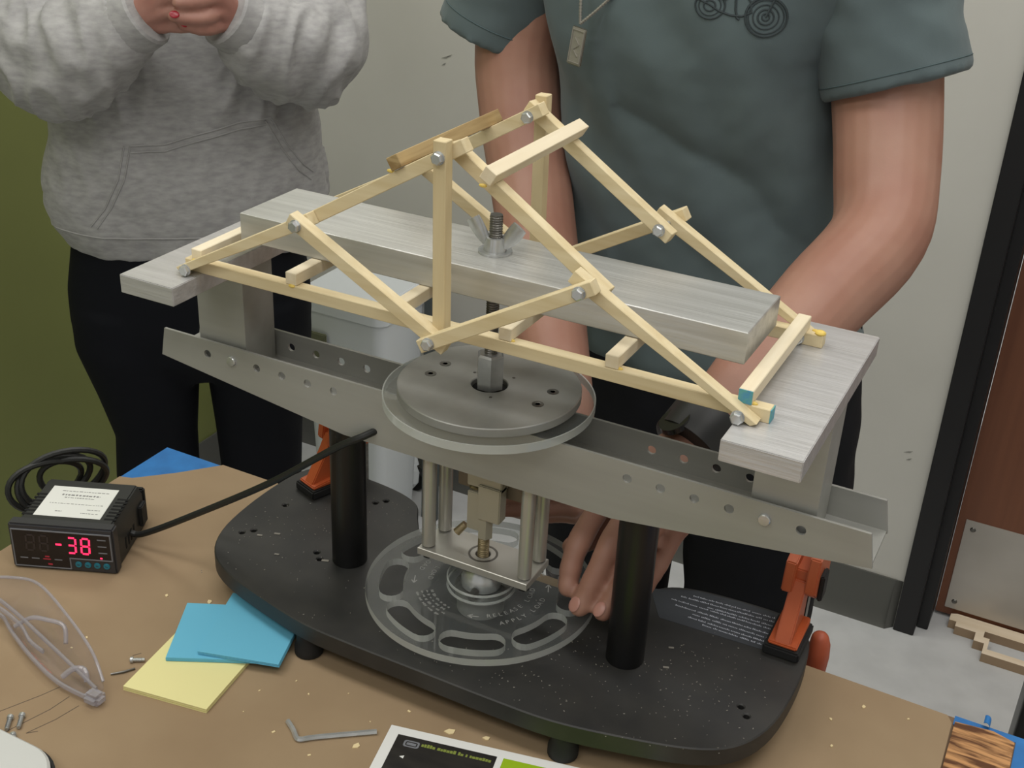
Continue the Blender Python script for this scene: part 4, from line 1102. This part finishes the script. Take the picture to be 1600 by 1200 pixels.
# hoodie
hd_ = MB()
hd_.loft([uring(6, 0, 166, 100, 6), uring(6, 0, 176, 106, 14), uring(6, 0, 184, 112, 34), uring(6, 0, 200, 122, 66), uring(6, 0, 203, 124, 112), uring(10, 0, 192, 120, 170), uring(12, 0, 186, 116, 240), uring(10, 0, 186, 112, 330), uring(8, 0, 182, 104, 400), uring(6, 0, 150, 90, 452), uring(6, 0, 92, 74, 490), uring(6, 0, 66, 62, 508)])
def lerp_r(vals, n=5):
    out = []
    for a, b in zip(vals, vals[1:]): out += [a + (b - a) * k / n for k in range(n)]
    return out + [vals[-1]]
hd_.tube(catmull([U(*p) for p in SL], 5, close=False), lerp_r([80, 74, 72, 66, 40]), 26, round_end=False)
hd_.tube(catmull([U(*p) for p in SR], 5, close=False), lerp_r([80, 74, 70, 62, 40]), 26, round_end=False)
hd_.tube([U(-150, 116, 310), U(-100, 168, 318), U(-56, 190, 350)], [70, 62, 42], 22, round_end=True)
hd_.tube([U(-60, -60, 470), U(6, -84, 480), U(72, -60, 470)], [34, 44, 34], 16, round_end=True)
def hood_w(p):
    q = p - WP; u = q.dot(wr_); d = q.dot(wn_); z = p.z
    arm = min(1, max(0, (abs(u) - 20) / 60)) if (d > 60 and z > 215) else (1 if abs(u) > 205 or (z > 225 and abs(u) > 110) else 0.25)
    a = noise.noise(Vector((u * 0.010, d * 0.012, z * 0.012)) + Vector((4, 1, 7))) * 5
    s_ = noise.noise(Vector((u * 0.034 - z * 0.010 * math.copysign(1, u), d * 0.012, z * 0.014 + abs(u) * 0.012)) + Vector((2, 9, 5)))
    ridge = (1 - abs(s_) * 2.6) * 7
    low = noise.noise(Vector((u * 0.012, d * 0.02, z * 0.03))) * 4 if z < 100 else 0
    return a + arm * max(-4, ridge) + low
hood = solid(hd_, 'hoodie', 'hoodie', P2, 5.0, 7, hood_w)
hv = bvh_of(hood)
# cuffs
for a_, b_ in (((-52, 194, 362), (-32, 204, 376)), ((90, 194, 360), (70, 204, 375))):
    cf = MB(); pa, pb_ = U(*a_), U(*b_); d = (pb_ - pa).normalized(); x, y, d = frame_from(d); L_ = (pb_ - pa).length + 24
    ro = []
    for o_, r_ in ((-16, 40), (-14, 43), (L_ - 20, 41), (L_ - 17, 38)):
        ro.append([pa + d * o_ + (x * math.cos(2 * math.pi * i / 60) + y * math.sin(2 * math.pi * i / 60)) * (r_ + 0.6 * (i % 2)) for i in range(60)])
    cf.loft(ro); cf.build('cuff', 'hoodie', hood)
# pocket
def seam(pts, nm='pocket_seam', r=1.3):
    q = drape(hv, [U(u, 250, z) for u, z in pts], -wn_ + Vector((0, 0, -0.0)), 60, 0.3)
    if len(q) > 2: MB().tube(q, r, 6).build(nm, 'hood_seam', hood)
def pl_(pts, n=14):
    out = []
    for (a, b), (c, d) in zip(pts, pts[1:]): out += [(a + (c - a) * k / n, b + (d - b) * k / n) for k in range(n)]
    return out + [pts[-1]]
PK = [(-66, 186), (-20, 188), (20, 200), (80, 214), (124, 218)]
seam(pl_(PK)); seam([(u, z - 9) for u, z in pl_(PK)])
seam(pl_([(-66, 186), (-78, 140), (-100, 96), (-122, 66)])); seam(pl_([(-74, 186), (-86, 140), (-108, 96), (-130, 68)]))
seam(pl_([(124, 218), (146, 176), (170, 142), (184, 128)])); seam(pl_([(116, 214), (138, 172), (162, 136), (180, 118)]))
hemp = []
for i in range(72):
    t = 2 * math.pi * i / 72; d = wr_ * math.cos(t) + wn_ * math.sin(t)
    h = hv.ray_cast(U(6, 0, 52) + d * 330, -d)
    if h[0] is not None: hemp.append(h[0] + d * 0.2)
MB().tube(hemp, 1.4, 6, close=True).build('hem_seam', 'hood_seam', hood)
# leggings
lg_ = MB()
lg_.loft([uring(4, 0, 160, 96, 60), uring(2, 0, 170, 102, 10), uring(0, 0, 181, 110, -60), uring(0, 0, 182, 112, -110), uring(2, 0, 166, 104, -160), uring(4, 0, 110, 70, -205)])
lg_.loft([uring(-88, 0, 92, 100, -80), uring(-88, 2, 92, 100, -150), uring(-78, 4, 78, 88, -230), uring(-72, 6, 64, 72, -310), uring(-76, 8, 66, 70, -390), uring(-78, 0, 58, 66, -560), uring(-80, -6, 42, 46, -790)])
lg_.loft([uring(90, 0, 90, 100, -80), uring(92, 2, 88, 98, -150), uring(92, 4, 78, 88, -230), uring(90, 6, 70, 74, -310), uring(90, 8, 66, 70, -390), uring(88, 0, 60, 66, -560), uring(88, -6, 42, 46, -790)])
solid(lg_, 'leggings', 'legging', P2, 6.0, 6)
for cu in (-80, 88):
    MB().loft([uring(cu, 30, 42, 118, FLOOR + 1), uring(cu, 30, 44, 120, FLOOR + 20), uring(cu, 18, 42, 104, FLOOR + 46), uring(cu, -6, 38, 60, FLOOR + 76)]).build('shoe', 'shoe', P2)
# phone
ph = root('phone', U(26, 250, 395), 'dark phone held in both hands in front of the hoodie', 'phone')
pm_ = Matrix((tuple(wr_) + (0,), tuple(Vector((-wn_.x * 0.6, -wn_.y * 0.6, -0.8)).normalized()) + (0,), tuple(Vector((wn_.x * 0.8, wn_.y * 0.8, -0.6)).normalized()) + (0,), (0, 0, 0, 1))).transposed()
pm_.translation = U(26, 232, 424)
MB().merge(outline_mesh([rrect(-37, 37, -36, 76, 9, 5)], -4, 4, 1.0), pm_ @ Matrix.Rotation(math.pi, 4, 'Z')).build('phone_body', 'phone', ph)

for o in bpy.data.objects:
    if '_off' in o: del o['_off']
